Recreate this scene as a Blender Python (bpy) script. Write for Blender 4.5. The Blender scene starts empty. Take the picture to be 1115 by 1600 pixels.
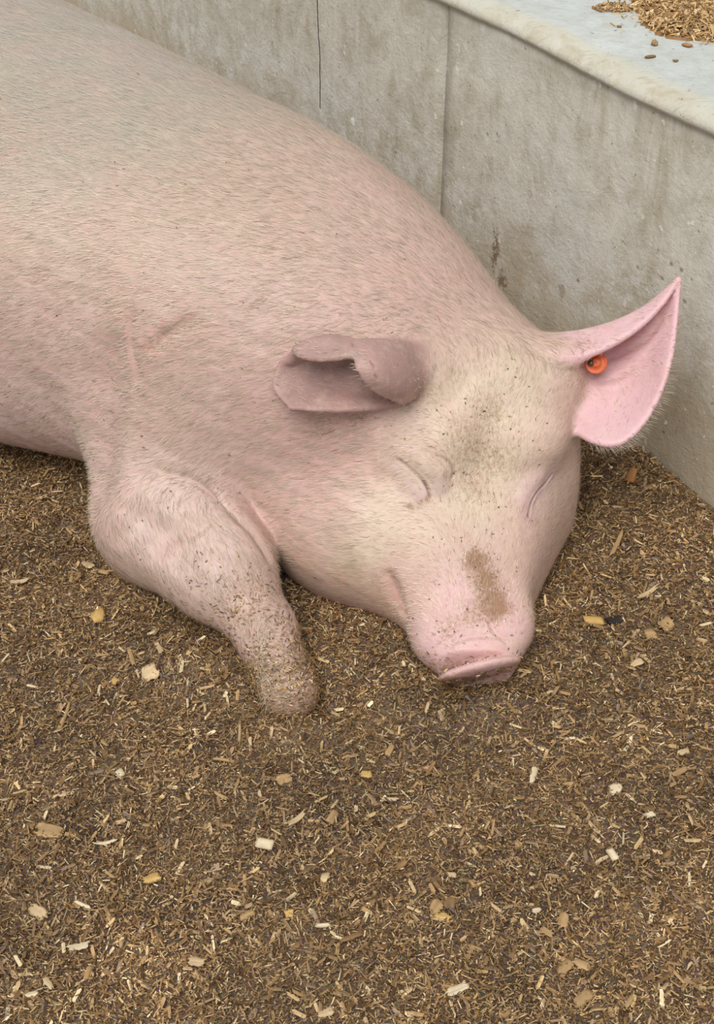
import bpy, math, random, os
import numpy as np
from mathutils import Vector, Matrix, kdtree

VOX = 0.0034
random.seed(7)
RNG = np.random.default_rng(11)
scene = bpy.context.scene
COL = scene.collection

# ------------------------------------------------------------------ camera, sky, sun, exposure
cam_d = bpy.data.cameras.new('camera')
cam_d.sensor_fit = 'VERTICAL'
cam_d.sensor_height = 36.0
cam_d.lens = 2200.0 / 1600.0 * 36.0
cam_d.clip_start = 0.02
cam = bpy.data.objects.new('camera', cam_d)
cam.location = (0, 0, 1.19)
cam.rotation_euler = (math.radians(50), 0, 0)
COL.objects.link(cam)
scene.camera = cam

world = bpy.data.worlds.new('overcast_sky')
scene.world = world
world.use_nodes = True
bg = world.node_tree.nodes['Background']
bg.inputs['Color'].default_value = (0.98, 0.99, 1.0, 1)
bg.inputs['Strength'].default_value = 0.50

sun_d = bpy.data.lights.new('soft_daylight', 'SUN')
sun_d.energy = 2.75
sun_d.angle = math.radians(42)
sun_d.color = (1.0, 0.975, 0.94)
sun = bpy.data.objects.new('soft_daylight', sun_d)
sun.rotation_euler = (math.radians(28), math.radians(-12), 0)   # overhead, leaning from the camera's side
COL.objects.link(sun)

scene.view_settings.view_transform = 'Standard'
scene.view_settings.look = 'None'
scene.view_settings.gamma = 1.0
scene.view_settings.exposure = 0.0
scene.view_settings.use_curve_mapping = False

# ------------------------------------------------------------------ helpers
def lin(r, g, b):
    f = lambda c: ((c / 255 + 0.055) / 1.055) ** 2.4 if c / 255 > 0.04045 else c / 255 / 12.92
    return np.array([f(r), f(g), f(b)])

def mesh_np(name, V, F, smooth=False):
    """V (n,3); F list of arrays, each (m,k)"""
    me = bpy.data.meshes.new(name)
    V = np.ascontiguousarray(V, dtype=np.float32)
    if not isinstance(F, (list, tuple)):
        F = [F]
    F = [np.asarray(f, dtype=np.int32) for f in F if len(f)]
    loops = np.concatenate([f.ravel() for f in F])
    tot = np.concatenate([np.full(len(f), f.shape[1], dtype=np.int32) for f in F])
    start = np.concatenate([[0], np.cumsum(tot)[:-1]]).astype(np.int32)
    me.vertices.add(len(V)); me.vertices.foreach_set('co', V.ravel())
    me.loops.add(len(loops)); me.loops.foreach_set('vertex_index', loops)
    me.polygons.add(len(tot)); me.polygons.foreach_set('loop_start', start)
    me.update(calc_edges=True)
    me.validate(clean_customdata=False)
    if smooth:
        me.polygons.foreach_set('use_smooth', np.ones(len(me.polygons), dtype=bool))
    return me

def set_color(me, name, rgb):
    a = me.color_attributes.new(name, 'FLOAT_COLOR', 'POINT')
    c = np.ones((len(rgb), 4), dtype=np.float32); c[:, :3] = rgb
    a.data.foreach_set('color', c.ravel())

def link(name, me, mat, parent=None, label=None, cat=None, group=None, kind=None, loc=None, rot=None):
    o = bpy.data.objects.new(name, me)
    COL.objects.link(o)
    if mat and not me.materials:
        me.materials.append(mat)
    if parent:
        o.parent = parent
    if label: o['label'] = label
    if cat: o['category'] = cat
    if group: o['group'] = group
    if kind: o['kind'] = kind
    if loc is not None: o.location = loc
    if rot is not None: o.rotation_euler = rot
    return o

class NT:
    """small node-tree helper"""
    def __init__(self, name):
        self.m = bpy.data.materials.new(name); self.m.use_nodes = True
        self.t = self.m.node_tree; self.b = self.t.nodes['Principled BSDF']
    def n(self, typ, **kw):
        nd = self.t.nodes.new(typ)
        for k, v in kw.items():
            if hasattr(nd, k): setattr(nd, k, v)
            else: nd.inputs[k.replace('_', ' ')].default_value = v
        return nd
    def l(self, a, b): self.t.links.new(a, b)
    def ramp(self, src, stops):
        r = self.n('ShaderNodeValToRGB')
        e = r.color_ramp.elements
        while len(e) < len(stops): e.new(0.5)
        for q, (p, c) in zip(e, stops):
            q.position = p
            q.color = (*c, 1) if hasattr(c, '__len__') else (c, c, c, 1)
        self.l(src, r.inputs[0]); return r.outputs[0]
    def mix(self, fac, a, b, mode='MIX'):
        x = self.n('ShaderNodeMix', data_type='RGBA', blend_type=mode)
        for s, i in ((fac, 0), (a, 6), (b, 7)):
            if hasattr(s, 'is_output'): self.l(s, x.inputs[i])
            elif i == 0: x.inputs[0].default_value = s
            else: x.inputs[i].default_value = (*s, 1)
        return x.outputs[2]
    def coord(self, scale=(1, 1, 1), rot=(0, 0, 0), kind='Object'):
        tc = self.n('ShaderNodeTexCoord'); mp = self.n('ShaderNodeMapping')
        mp.inputs['Scale'].default_value = scale; mp.inputs['Rotation'].default_value = rot
        self.l(tc.outputs[kind], mp.inputs[0]); return mp.outputs[0]
    def noise(self, vec, scale, detail=4, rough=0.55, dist=0.0):
        x = self.n('ShaderNodeTexNoise'); x.inputs['Scale'].default_value = scale
        x.inputs['Detail'].default_value = detail; x.inputs['Roughness'].default_value = rough
        x.inputs['Distortion'].default_value = dist
        self.l(vec, x.inputs['Vector']); return x.outputs['Fac']
    def wsum(self, a, ka, b, kb):
        m = self.n('ShaderNodeMath', operation='MULTIPLY'); self.l(a, m.inputs[0]); m.inputs[1].default_value = ka
        k = self.n('ShaderNodeMath', operation='MULTIPLY_ADD'); self.l(b, k.inputs[0]); k.inputs[1].default_value = kb; self.l(m.outputs[0], k.inputs[2])
        return k.outputs[0]
    def bump(self, h, strength, dist, prev=None):
        x = self.n('ShaderNodeBump'); x.inputs['Strength'].default_value = strength
        x.inputs['Distance'].default_value = dist
        self.l(h, x.inputs['Height'])
        if prev is not None: self.l(prev, x.inputs['Normal'])
        return x.outputs[0]

def smooth_noise(x, y, seed, freq, octs=4):
    r = np.random.default_rng(seed); out = np.zeros(np.broadcast(x, y).shape); amp = 1.0
    for o in range(octs):
        for k in range(5):
            a = r.uniform(0, 6.283); p = r.uniform(0, 6.283); f = freq * r.uniform(0.7, 1.4)
            out += amp * np.sin((x * math.cos(a) + y * math.sin(a)) * f + p) / 5
        amp *= 0.55; freq *= 2.1
    return out

# ------------------------------------------------------------------ wall line, used by its material and its builder
WN = np.array([0.819, 0.574]); WD = np.array([-0.5736, 0.8192]); WC = 1.205      # wall face: WN.xy = WC, runs along WD
WP0 = WN / (WN @ WN) * WC
def wpt(s, out, z):       # s along the wall (away from the camera), out = towards the pig
    p = WP0 + WD * s - WN * out
    return (p[0], p[1], z)

# ------------------------------------------------------------------ materials
def mat_concrete():
    t = NT('stained_concrete'); c = t.coord()
    def math(op, a, b=None, cc=None):
        m = t.n('ShaderNodeMath', operation=op)
        for i, s in enumerate((a, b, cc)):
            if s is None: continue
            if hasattr(s, 'is_output'): t.l(s, m.inputs[i])
            else: m.inputs[i].default_value = s
        return m.outputs[0]
    sep = t.n('ShaderNodeSeparateXYZ'); t.l(c, sep.inputs[0]); z = sep.outputs[2]
    dt = t.n('ShaderNodeVectorMath', operation='DOT_PRODUCT'); t.l(c, dt.inputs[0]); dt.inputs[1].default_value = (WD[0], WD[1], 0)
    s = dt.outputs['Value']                                               # metres along the wall
    big = t.noise(c, 3.0, 6, 0.62, 0.5)
    col = t.ramp(big, [(0.3, lin(186, 180, 160)), (0.5, lin(208, 205, 190)), (0.7, lin(216, 217, 208))])
    fine = t.noise(c, 22, 6, 0.7, 0.3)
    col = t.mix(t.ramp(fine, [(0.42, 0.0), (0.7, 0.55)]), col, lin(172, 164, 142))
    st = t.noise(t.coord((10, 10, 0.9)), 2.0, 6, 0.68, 0.4)              # vertical run marks
    col = t.mix(t.ramp(st, [(0.5, 0.0), (0.75, 0.5)]), col, lin(166, 152, 124))
    wob = math('MULTIPLY_ADD', t.noise(c, 5.0, 6, 0.7, 0.7), 0.34, -0.17)
    zz = math('ADD', z, wob)
    mot = t.noise(t.coord((1.4, 1.4, 0.6)), 11, 8, 0.75, 1.2)
    col = t.mix(t.ramp(mot, [(0.46, 0.0), (0.62, 0.7)]), col, lin(224, 222, 210))
    col = t.mix(t.ramp(mot, [(0.3, 0.5), (0.44, 0.0)]), col, lin(160, 148, 122))
    col = t.mix(t.ramp(zz, [(0.10, 0.65), (0.24, 0.0)]), col, lin(180, 162, 132))               # splash-back dirt low on the wall
    band = t.ramp(zz, [(0.14, 0.0), (0.21, 0.9), (0.25, 0.8), (0.32, 0.0)])
    ef = t.noise(c, 34, 8, 0.78, 0.2)
    col = t.mix(math('MULTIPLY', t.ramp(ef, [(0.46, 0.0), (0.6, 1.0)]), band), col, lin(222, 222, 214))   # lime bloom at an old bedding level
    sp = t.noise(c, 110, 3, 0.6)
    col = t.mix(t.ramp(sp, [(0.66, 0.0), (0.72, 0.6)]), col, lin(104, 92, 70))
    sp2 = t.noise(c, 75, 2, 0.5)
    col = t.mix(t.ramp(sp2, [(0.69, 0.0), (0.74, 0.85)]), col, lin(238, 236, 226))
    def spot(cs, cz, rs, rz, rgb, amt, rough=0.7, sc=60):
        d = math('ADD', math('POWER', math('DIVIDE', math('SUBTRACT', s, cs), rs), 2.0), math('POWER', math('DIVIDE', math('SUBTRACT', z, cz), rz), 2.0))
        d = math('ADD', d, math('MULTIPLY_ADD', t.noise(c, sc, 5, 0.8, 0.5), 5.0 * rough, -2.2 * rough))
        return t.mix(t.ramp(d, [(0.5, amt), (1.0, 0.0)]), col, lin(*rgb))
    sx = lambda x, y: float(np.array([x, y]) @ WD)
    col = spot(sx(0.200, 1.814), 0.165, 0.010, 0.045, (118, 92, 62), 0.85, 1.0, 110)          # dung smear
    col = spot(sx(0.212, 1.797), 0.120, 0.013, 0.030, (122, 96, 64), 0.8, 1.0, 110)
    col = spot(sx(0.283, 1.694), 0.170, 0.008, 0.014, (138, 114, 82), 0.5, 1.0, 60)
    col = spot(sx(0.23, 1.77), 0.19, 0.08, 0.06, (170, 150, 118), 0.35, 0.9, 14)
    col = spot(sx(-0.008, 2.11), 0.228, 0.006, 0.012, (246, 246, 240), 0.95, 0.8, 90)  # lime spatter
    for q in ((0.401, 1.527, 0.30), (0.385, 1.55, 0.275), (0.41, 1.516, 0.262), (0.39, 1.54, 0.30), (0.36, 1.585, 0.27), (0.30, 1.67, 0.20)):
        col = spot(sx(q[0], q[1]), q[2], 0.0045, 0.0035, (126, 108, 82), 0.7, 0.8, 160)
    # hairline crack running down from the ledge
    w = math('ADD', math('SUBTRACT', s, sx(-0.061, 2.187)), math('MULTIPLY_ADD', t.noise(c, 14, 3), 0.012, -0.006))
    line = math('LESS_THAN', math('ABSOLUTE', w), 0.0013)
    col = t.mix(math('MULTIPLY', line, math('GREATER_THAN', z, 0.215)), col, lin(62, 56, 44))
    t.l(col, t.b.inputs['Base Color']); t.b.inputs['Roughness'].default_value = 0.8
    n = t.bump(t.noise(c, 150, 6, 0.72), 0.4, 0.004); n = t.bump(fine, 0.4, 0.008, n); t.l(n, t.b.inputs['Normal'])
    return t.m

def mat_ledge():
    t = NT('worn_painted_ledge'); c = t.coord()
    a = t.noise(c, 7, 7, 0.68, 0.6)
    col = t.ramp(a, [(0.3, lin(182, 186, 178)), (0.5, lin(200, 206, 203)), (0.72, lin(210, 215, 211))])
    f = t.noise(c, 30, 7, 0.75, 0.5)
    col = t.mix(t.ramp(f, [(0.42, 0.0), (0.68, 0.5)]), col, lin(176, 174, 160))
    at = t.n('ShaderNodeAttribute', attribute_name='wear')
    k = t.wsum(t.noise(c, 13, 7, 0.72, 0.8), 0.7, at.outputs['Fac'], 0.5)
    col = t.mix(t.ramp(k, [(0.52, 0.0), (0.92, 0.75)]), col, lin(205, 197, 174))           # paint worn off the lip
    col = t.mix(t.ramp(k, [(0.86, 0.0), (0.98, 0.5)]), col, lin(158, 144, 114))
    s = t.noise(t.coord((30, 120, 30), (0, 0, 0.6)), 1.5, 5, 0.7)
    col = t.mix(t.ramp(s, [(0.56, 0.0), (0.72, 0.55)]), col, lin(150, 142, 120))
    d = t.noise(c, 80, 4, 0.65)
    col = t.mix(t.ramp(d, [(0.64, 0.0), (0.72, 0.7)]), col, lin(128, 112, 86))
    t.l(col, t.b.inputs['Base Color']); t.b.inputs['Roughness'].default_value = 0.7
    n = t.bump(f, 0.5, 0.006); t.l(t.bump(t.noise(c, 90, 6, 0.7), 0.4, 0.004, n), t.b.inputs['Normal'])
    return t.m

def mat_plain(name, rgb, rough=0.6, metal=0.0):
    t = NT(name); t.b.inputs['Base Color'].default_value = (*rgb, 1)
    t.b.inputs['Roughness'].default_value = rough; t.b.inputs['Metallic'].default_value = metal
    c = t.coord(); n = t.noise(c, 120, 3)
    t.l(t.mix(t.ramp(n, [(0.35, 0.0), (0.75, 0.5)]), rgb, rgb * 0.6), t.b.inputs['Base Color'])
    return t.m

def mat_bed_base():
    t = NT('damp_bedding'); c = t.coord()
    v = t.n('ShaderNodeTexVoronoi'); v.inputs['Scale'].default_value = 330; t.l(t.coord((1, 1.8, 1), (0, 0, 0.5)), v.inputs['Vector'])
    n1 = t.noise(c, 9, 4, 0.6)
    col = t.mix(0.55, v.outputs['Color'], t.ramp(n1, [(0.35, lin(86, 62, 38)), (0.65, lin(126, 97, 62))]))
    col = t.mix(0.8, col, t.ramp(n1, [(0.35, lin(86, 62, 38)), (0.65, lin(128, 98, 64))]))
    t.l(col, t.b.inputs['Base Color']); t.b.inputs['Roughness'].default_value = 0.8
    t.l(t.bump(v.outputs['Distance'], 0.8, 0.003), t.b.inputs['Normal'])
    return t.m

def mat_attr(name, rough=0.6, spec=0.4, var=0.35, scale=260, trans=0.0):
    t = NT(name); a = t.n('ShaderNodeAttribute', attribute_name='Col'); c = t.coord()
    n = t.noise(c, scale, 3)
    col = t.mix(t.ramp(n, [(0.3, var), (0.7, 0.0)]), a.outputs['Color'], (0.05, 0.03, 0.015))
    t.l(col, t.b.inputs['Base Color']); t.b.inputs['Roughness'].default_value = rough
    t.b.inputs['Specular IOR Level'].default_value = spec
    return t.m

def mat_skin():
    t = NT('pig_skin'); c = t.coord()
    a = t.n('ShaderNodeAttribute', attribute_name='Col')
    col = a.outputs['Color']
    n1 = t.noise(c, 14, 6, 0.65, 0.5)
    col = t.mix(t.ramp(n1, [(0.4, 0.0), (0.72, 0.4)]), col, lin(212, 164, 160))      # blotchy blood flush
    n2 = t.noise(t.coord((60, 60, 60)), 1.0, 5, 0.7, 0.3)
    col = t.mix(t.ramp(n2, [(0.5, 0.0), (0.8, 0.4)]), col, lin(232, 214, 188))        # pale dry scurf
    sp = t.noise(c, 120, 3, 0.65)
    gate = t.noise(c, 9, 3, 0.6)
    mm = t.n('ShaderNodeMath', operation='MULTIPLY')
    t.l(t.ramp(sp, [(0.68, 0.0), (0.76, 0.9)]), mm.inputs[0]); t.l(t.ramp(gate, [(0.45, 0.0), (0.62, 1.0)]), mm.inputs[1])
    col = t.mix(mm.outputs[0], col, lin(104, 76, 54))                                  # stuck-on specks of bedding
    md = t.n('ShaderNodeAttribute', attribute_name='mud')
    k = t.wsum(t.noise(c, 210, 6, 0.85, 0.4), 1.25, md.outputs['Fac'], 0.40)
    col = t.mix(t.ramp(k, [(0.74, 0.0), (0.98, 0.85)]), col, lin(142, 104, 66))
    t.l(col, t.b.inputs['Base Color'])
    t.b.inputs['Roughness'].default_value = 0.5
    t.b.inputs['Specular IOR Level'].default_value = 0.35
    t.b.inputs['Subsurface Weight'].default_value = 0.25
    t.b.inputs['Subsurface Radius'].default_value = (0.012, 0.005, 0.003)
    t.b.inputs['Subsurface Scale'].default_value = 0.6
    n = t.bump(t.noise(t.coord((1, 1, 1), (0, 0, 0)), 190, 4, 0.6, 0.6), 0.25, 0.002)
    n = t.bump(t.noise(c, 38, 4, 0.6), 0.25, 0.006, n)
    t.l(n, t.b.inputs['Normal'])
    return t.m

M_CONC = mat_concrete(); M_LEDGE = mat_ledge(); M_BED = mat_bed_base()
M_SHAV = mat_attr('wood_shavings', 0.42, 0.55, 0.3)
M_CHIP = mat_attr('dry_wood', 0.6, 0.35, 0.25, 160)
M_SKIN = mat_skin()
M_HAIR = mat_attr('pale_bristle', 0.4, 0.45, 0.0)

# ------------------------------------------------------------------ wall with ledge
def sstation(x, y): return float((np.array([x, y]) - WP0) @ WD)

def box_panel(name, s0, s1, z0, z1, depth, parent):
    ns, nz = max(2, int((s1 - s0) / 0.02)), max(2, int((z1 - z0) / 0.02))
    S, Z = np.meshgrid(np.linspace(s0, s1, ns + 1), np.linspace(z0, z1, nz + 1), indexing='ij')
    off = smooth_noise(S, Z, 5, 9, 3) * 0.0022
    ed = np.minimum(np.minimum(S - s0, s1 - S), 0.02) / 0.02
    off = off - (1 - np.clip(ed * 3, 0, 1)) * 0.0025
    fr = np.stack([WP0[0] + WD[0] * S - WN[0] * off, WP0[1] + WD[1] * S - WN[1] * off, Z], -1).reshape(-1, 3)
    idx = np.arange((ns + 1) * (nz + 1)).reshape(ns + 1, nz + 1)
    q = np.stack([idx[:-1, :-1], idx[:-1, 1:], idx[1:, 1:], idx[1:, :-1]], -1).reshape(-1, 4)
    rim = list(idx[:, 0]) + list(idx[-1, 1:]) + list(idx[-2::-1, -1]) + list(idx[0, -2:0:-1])
    bk = fr[rim].copy(); bk[:, 0] += WN[0] * depth; bk[:, 1] += WN[1] * depth
    b0 = len(fr); n = len(rim)
    side = np.array([[rim[i], rim[(i + 1) % n], b0 + (i + 1) % n, b0 + i] for i in range(n)])
    cen = bk.mean(0)
    V = np.vstack([fr, bk, cen]); ci = len(V) - 1
    cap = np.array([[b0 + i, b0 + (i + 1) % n, ci] for i in range(n)])
    return link(name, mesh_np(name, V, [q, side, cap], True), M_CONC, parent)

LEDGE_Z = 0.506
def build_wall():
    root = bpy.data.objects.new('wall_back', None); COL.objects.link(root); root['kind'] = 'structure'
    sj = sstation(0.123, 1.924)
    box_panel('concrete_panel', -1.3, sj - 0.0013, -0.12, 0.487, 0.24, root)
    box_panel('concrete_panel', sj + 0.0013, 4.6, -0.12, 0.487, 0.24, root)
    # ledge: rounded, uneven, overhanging lip
    prof = [(-0.85, 0.0), (-0.06, 0.0), (-0.034, 0.0), (-0.02, 0.0003), (-0.012, -0.001), (0.0, -0.004), (0.007, -0.009), (0.010, -0.015), (0.0075, -0.021), (-0.004, -0.024), (-0.2, -0.024), (-0.85, -0.024)]
    ss = np.arange(-1.3, 4.6, 0.015); V = []; wear = []
    for s in ss:
        for i, (o, z) in enumerate(prof):
            w = 0.75 if i == 3 else 1.0 if 4 <= i <= 9 else (0.3 if i == 2 else 0.0)
            j = 0.004 * float(smooth_noise(np.array(s * 1.0), np.array(i * 0.07), 3, 14, 3)) * w
            dz = 0.003 * float(smooth_noise(np.array(s), np.array(o), 8, 7, 3)) if i < 9 else 0
            V.append(wpt(s, o + j, LEDGE_Z + z + dz)); wear.append(w)
    n, k = len(ss), len(prof)
    idx = np.arange(n * k).reshape(n, k); nx = np.roll(idx, -1, 1)
    q = np.stack([idx[:-1], nx[:-1], nx[1:], idx[1:]], -1).reshape(-1, 4)
    me = mesh_np('ledge', np.array(V), [q, idx[0][None, ::-1], idx[-1][None, :]], True)
    a = me.attributes.new('wear', 'FLOAT', 'POINT'); a.data.foreach_set('value', np.array(wear, dtype=np.float32))
    link('ledge', me, M_LEDGE, root)
    return root
wall = build_wall()

# ------------------------------------------------------------------ bedding floor
def gz(x, y):
    x = np.asarray(x, float); y = np.asarray(y, float)
    z = 0.006 * smooth_noise(x, y, 21, 9, 3) + 0.0035 * smooth_noise(x, y, 22, 45, 3)
    g = lambda cx, cy, sx, sy, a: a * np.exp(-((x - cx) / sx) ** 2 - ((y - cy) / sy) ** 2)
    z = z + g(0.36, 1.5, 0.09, 0.12, 0.02)
    z = z + g(-0.20, 1.16, 0.07, 0.045, 0.022) + g(-0.03, 1.15, 0.05, 0.06, 0.008)
    z = z + g(0.05, 1.08, 0.05, 0.03, 0.006) + g(0.16, 1.070, 0.045, 0.020, 0.034) + g(-0.07, 1.045, 0.05, 0.02, 0.012)
    z = z - g(-0.36, 1.36, 0.06, 0.12, 0.012)
    return z

def build_floor():
    xs = np.arange(-1.7, 1.3, 0.009); ys = np.arange(0.15, 4.2, 0.009)
    X, Y = np.meshgrid(xs, ys, indexing='ij'); Z = gz(X, Y) - 0.003
    nx, ny = X.shape; idx = np.arange(nx * ny).reshape(nx, ny)
    q = np.stack([idx[:-1, :-1], idx[1:, :-1], idx[1:, 1:], idx[:-1, 1:]], -1).reshape(-1, 4)
    c = np.stack([X, Y], -1).reshape(-1, 2) @ WN
    q = q[(c[q] < WC + 0.05).all(1)]
    V = np.stack([X, Y, Z], -1).reshape(-1, 3)
    used = np.unique(q); re = np.full(len(V), -1); re[used] = np.arange(len(used))
    o = link('floor', mesh_np('floor', V[used], re[q], True), M_BED, kind='structure')
    return o
floor = build_floor()

# ------------------------------------------------------------------ pig: one implicit body turned into one mesh
class Field:
    def __init__(self, lo, hi, h):
        self.h = h; self.lo = np.array(lo)
        self.ax = [np.arange(a, b, h, dtype=np.float32) for a, b in zip(lo, hi)]
        self.F = np.full([len(a) for a in self.ax], 0.5, dtype=np.float32)
    def box(self, lo, hi, m=0.085):
        sl = []
        for i in range(3):
            a = np.searchsorted(self.ax[i], lo[i] - m); b = np.searchsorted(self.ax[i], hi[i] + m)
            sl.append(slice(a, max(b, a + 1)))
        return tuple(sl), [self.ax[i][sl[i]] for i in range(3)]
    def union(self, sl, d, k):
        a = self.F[sl]
        if k > 0:
            h = np.maximum(k - np.abs(a - d), 0) / k
            self.F[sl] = np.minimum(a, d) - h * h * (k / 4)
        else: self.F[sl] = np.minimum(a, d)
    def cut(self, sl, d, k):
        a = -self.F[sl]
        h = np.maximum(k - np.abs(a - d), 0) / k
        self.F[sl] = -(np.minimum(a, d) - h * h * (k / 4))
    @staticmethod
    def grids(ax): return ax[0][:, None, None], ax[1][None, :, None], ax[2][None, None, :]
    def ell(self, c, r, rot=(0, 0, 0), k=0.04, cut=False):
        R = np.array(Matrix.Identity(3)) if rot == (0, 0, 0) else np.array((Matrix.Rotation(math.radians(rot[2]), 3, 'Z') @ Matrix.Rotation(math.radians(rot[1]), 3, 'Y') @ Matrix.Rotation(math.radians(rot[0]), 3, 'X')))
        e = np.sqrt(((R * np.array(r)) ** 2).sum(1)); c = np.array(c)
        sl, ax = self.box(c - e, c + e); X, Y, Z = self.grids(ax)
        X, Y, Z = X - c[0], Y - c[1], Z - c[2]
        q = [R[0, i] * X + R[1, i] * Y + R[2, i] * Z for i in range(3)]
        k0 = np.sqrt(sum((q[i] / r[i]) ** 2 for i in range(3))); k1 = np.sqrt(sum((q[i] / r[i] ** 2) ** 2 for i in range(3)))
        d = (k0 * (k0 - 1) / np.maximum(k1, 1e-6)).astype(np.float32)
        (self.cut if cut else self.union)(sl, d, k)
    def cone(self, a, b, ra, rb, k=0.03, cut=False):
        a, b = np.array(a, float), np.array(b, float)
        sl, ax = self.box(np.minimum(a, b) - max(ra, rb), np.maximum(a, b) + max(ra, rb)); X, Y, Z = self.grids(ax)
        v = b - a; L2 = v @ v
        t = np.clip(((X - a[0]) * v[0] + (Y - a[1]) * v[1] + (Z - a[2]) * v[2]) / L2, 0, 1)
        d = np.sqrt((X - a[0] - t * v[0]) ** 2 + (Y - a[1] - t * v[1]) ** 2 + (Z - a[2] - t * v[2]) ** 2) - (ra + (rb - ra) * t)
        (self.cut if cut else self.union)(sl, d.astype(np.float32), k)
    def path(self, pts, r, k, cut=False):
        """a polyline tube, radius per point"""
        pts = np.array(pts, float)
        sl, ax = self.box(pts.min(0) - max(r), pts.max(0) + max(r), 0.03); X, Y, Z = self.grids(ax)
        d = None
        for a, b, ra, rb in zip(pts[:-1], pts[1:], r[:-1], r[1:]):
            v = b - a
            t = np.clip(((X - a[0]) * v[0] + (Y - a[1]) * v[1] + (Z - a[2]) * v[2]) / (v @ v), 0, 1)
            e = np.sqrt((X - a[0] - t * v[0]) ** 2 + (Y - a[1] - t * v[1]) ** 2 + (Z - a[2] - t * v[2]) ** 2) - (ra + (rb - ra) * t)
            d = e if d is None else np.minimum(d, e)
        (self.cut if cut else self.union)(sl, d.astype(np.float32), k)
    def sweep(self, org, e, st, k=0.04, p=2.0, rear=None):
        """st rows: s, lateral offset, centre z, half width, half height up, half height down; along horizontal axis e from org"""
        st = np.array(st, float); e = np.array(e, float); e /= np.linalg.norm(e); n = np.array([-e[1], e[0]])
        if rear is not None: n = n * rear
        ss = np.linspace(st[0, 0], st[-1, 0], 400)
        tab = [catmull(st[:, 0], st[:, i], ss) for i in range(1, 6)]
        P = [np.array(org) + e * s for s in (st[0, 0], st[-1, 0])]
        w = st[:, 3].max() + np.abs(st[:, 1]).max()
        lo = [min(P[0][i], P[1][i]) - w for i in range(2)] + [(st[:, 2] - st[:, 5]).min()]
        hi = [max(P[0][i], P[1][i]) + w for i in range(2)] + [(st[:, 2] + st[:, 4]).max()]
        sl, ax = self.box(lo, hi)
        X, Y = ax[0][:, None] - org[0], ax[1][None, :] - org[1]
        s = X * e[0] + Y * e[1]; lat = X * n[0] + Y * n[1]
        sc = np.clip(s, ss[0], ss[-1]); ii = ((sc - ss[0]) / (ss[-1] - ss[0]) * 399)
        i0 = np.minimum(ii.astype(int), 398); f = ii - i0
        g = lambda T: T[i0] * (1 - f) + T[i0 + 1] * f
        o, cz, a, bu, bd = [g(T) for T in tab]
        q = np.abs((lat - o) / a).astype(np.float32)[:, :, None]
        dz = ax[2][None, None, :] - cz.astype(np.float32)[:, :, None]
        r = np.where(dz > 0, dz / bu.astype(np.float32)[:, :, None], -dz / bd.astype(np.float32)[:, :, None])
        m = (q ** p + r ** p) ** (1 / p)
        rm = np.minimum(a, np.minimum(bu, bd)).astype(np.float32)[:, :, None]
        d = (m - 1) * rm
        over = np.abs(s - sc).astype(np.float32)[:, :, None]
        d = np.where(over > 0, np.sqrt(np.maximum(d, 0) ** 2 + over ** 2), d)
        self.union(sl, d.astype(np.float32), k)
    def sheet(self, P, thick, k):
        """P (nu,nv,3) dense surface samples"""
        pts = P.reshape(-1, 3); th = np.broadcast_to(thick, P.shape[:2]).reshape(-1)
        sl, ax = self.box(pts.min(0), pts.max(0), 0.02)
        kd = kdtree.KDTree(len(pts))
        for i, p in enumerate(pts): kd.insert(p, i)
        kd.balance()
        sh = [len(a) for a in ax]; d = np.full(sh, 0.5, dtype=np.float32)
        # only voxels close to the sheet are asked
        occ = np.zeros(sh, dtype=bool); ij = [np.clip(((pts[:, i] - ax[i][0]) / self.h).round().astype(int), 0, sh[i] - 1) for i in range(3)]
        occ[ij[0], ij[1], ij[2]] = True
        for _ in range(int(0.016 / self.h) + 1):
            o2 = occ.copy()
            o2[1:] |= occ[:-1]; o2[:-1] |= occ[1:]; o2[:, 1:] |= occ[:, :-1]; o2[:, :-1] |= occ[:, 1:]; o2[:, :, 1:] |= occ[:, :, :-1]; o2[:, :, :-1] |= occ[:, :, 1:]
            occ = o2
        for i, j, l in np.argwhere(occ):
            _, n, ds = kd.find((ax[0][i], ax[1][j], ax[2][l])); d[i, j, l] = ds - th[n]
        self.union(sl, d, k)
    def mesh(self):
        F = self.F; S = F < 0; h = self.h
        cnt = np.zeros([n - 1 for n in F.shape], dtype=np.int8)
        for dx in (0, 1):
            for dy in (0, 1):
                for dz in (0, 1):
                    cnt += S[dx:F.shape[0] - 1 + dx, dy:F.shape[1] - 1 + dy, dz:F.shape[2] - 1 + dz]
        cells = np.argwhere((cnt > 0) & (cnt < 8))
        vid = np.full(cnt.shape, -1, dtype=np.int32); vid[tuple(cells.T)] = np.arange(len(cells))
        corner = {}
        for dx in (0, 1):
            for dy in (0, 1):
                for dz in (0, 1):
                    corner[dx, dy, dz] = F[cells[:, 0] + dx, cells[:, 1] + dy, cells[:, 2] + dz]
        acc = np.zeros((len(cells), 3)); num = np.zeros(len(cells))
        for c in corner:
            for a in range(3):
                if c[a] == 0:
                    c2 = list(c); c2[a] = 1; c2 = tuple(c2)
                    f0, f1 = corner[c], corner[c2]; m = (f0 < 0) != (f1 < 0)
                    t = np.where(m, f0 / np.where(m, f0 - f1, 1), 0)
                    p = np.tile(np.array(c, float), (len(cells), 1)); p[:, a] = t
                    acc[m] += p[m]; num[m] += 1
        V = self.lo + (cells + acc / num[:, None]) * h
        quads = []
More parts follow.
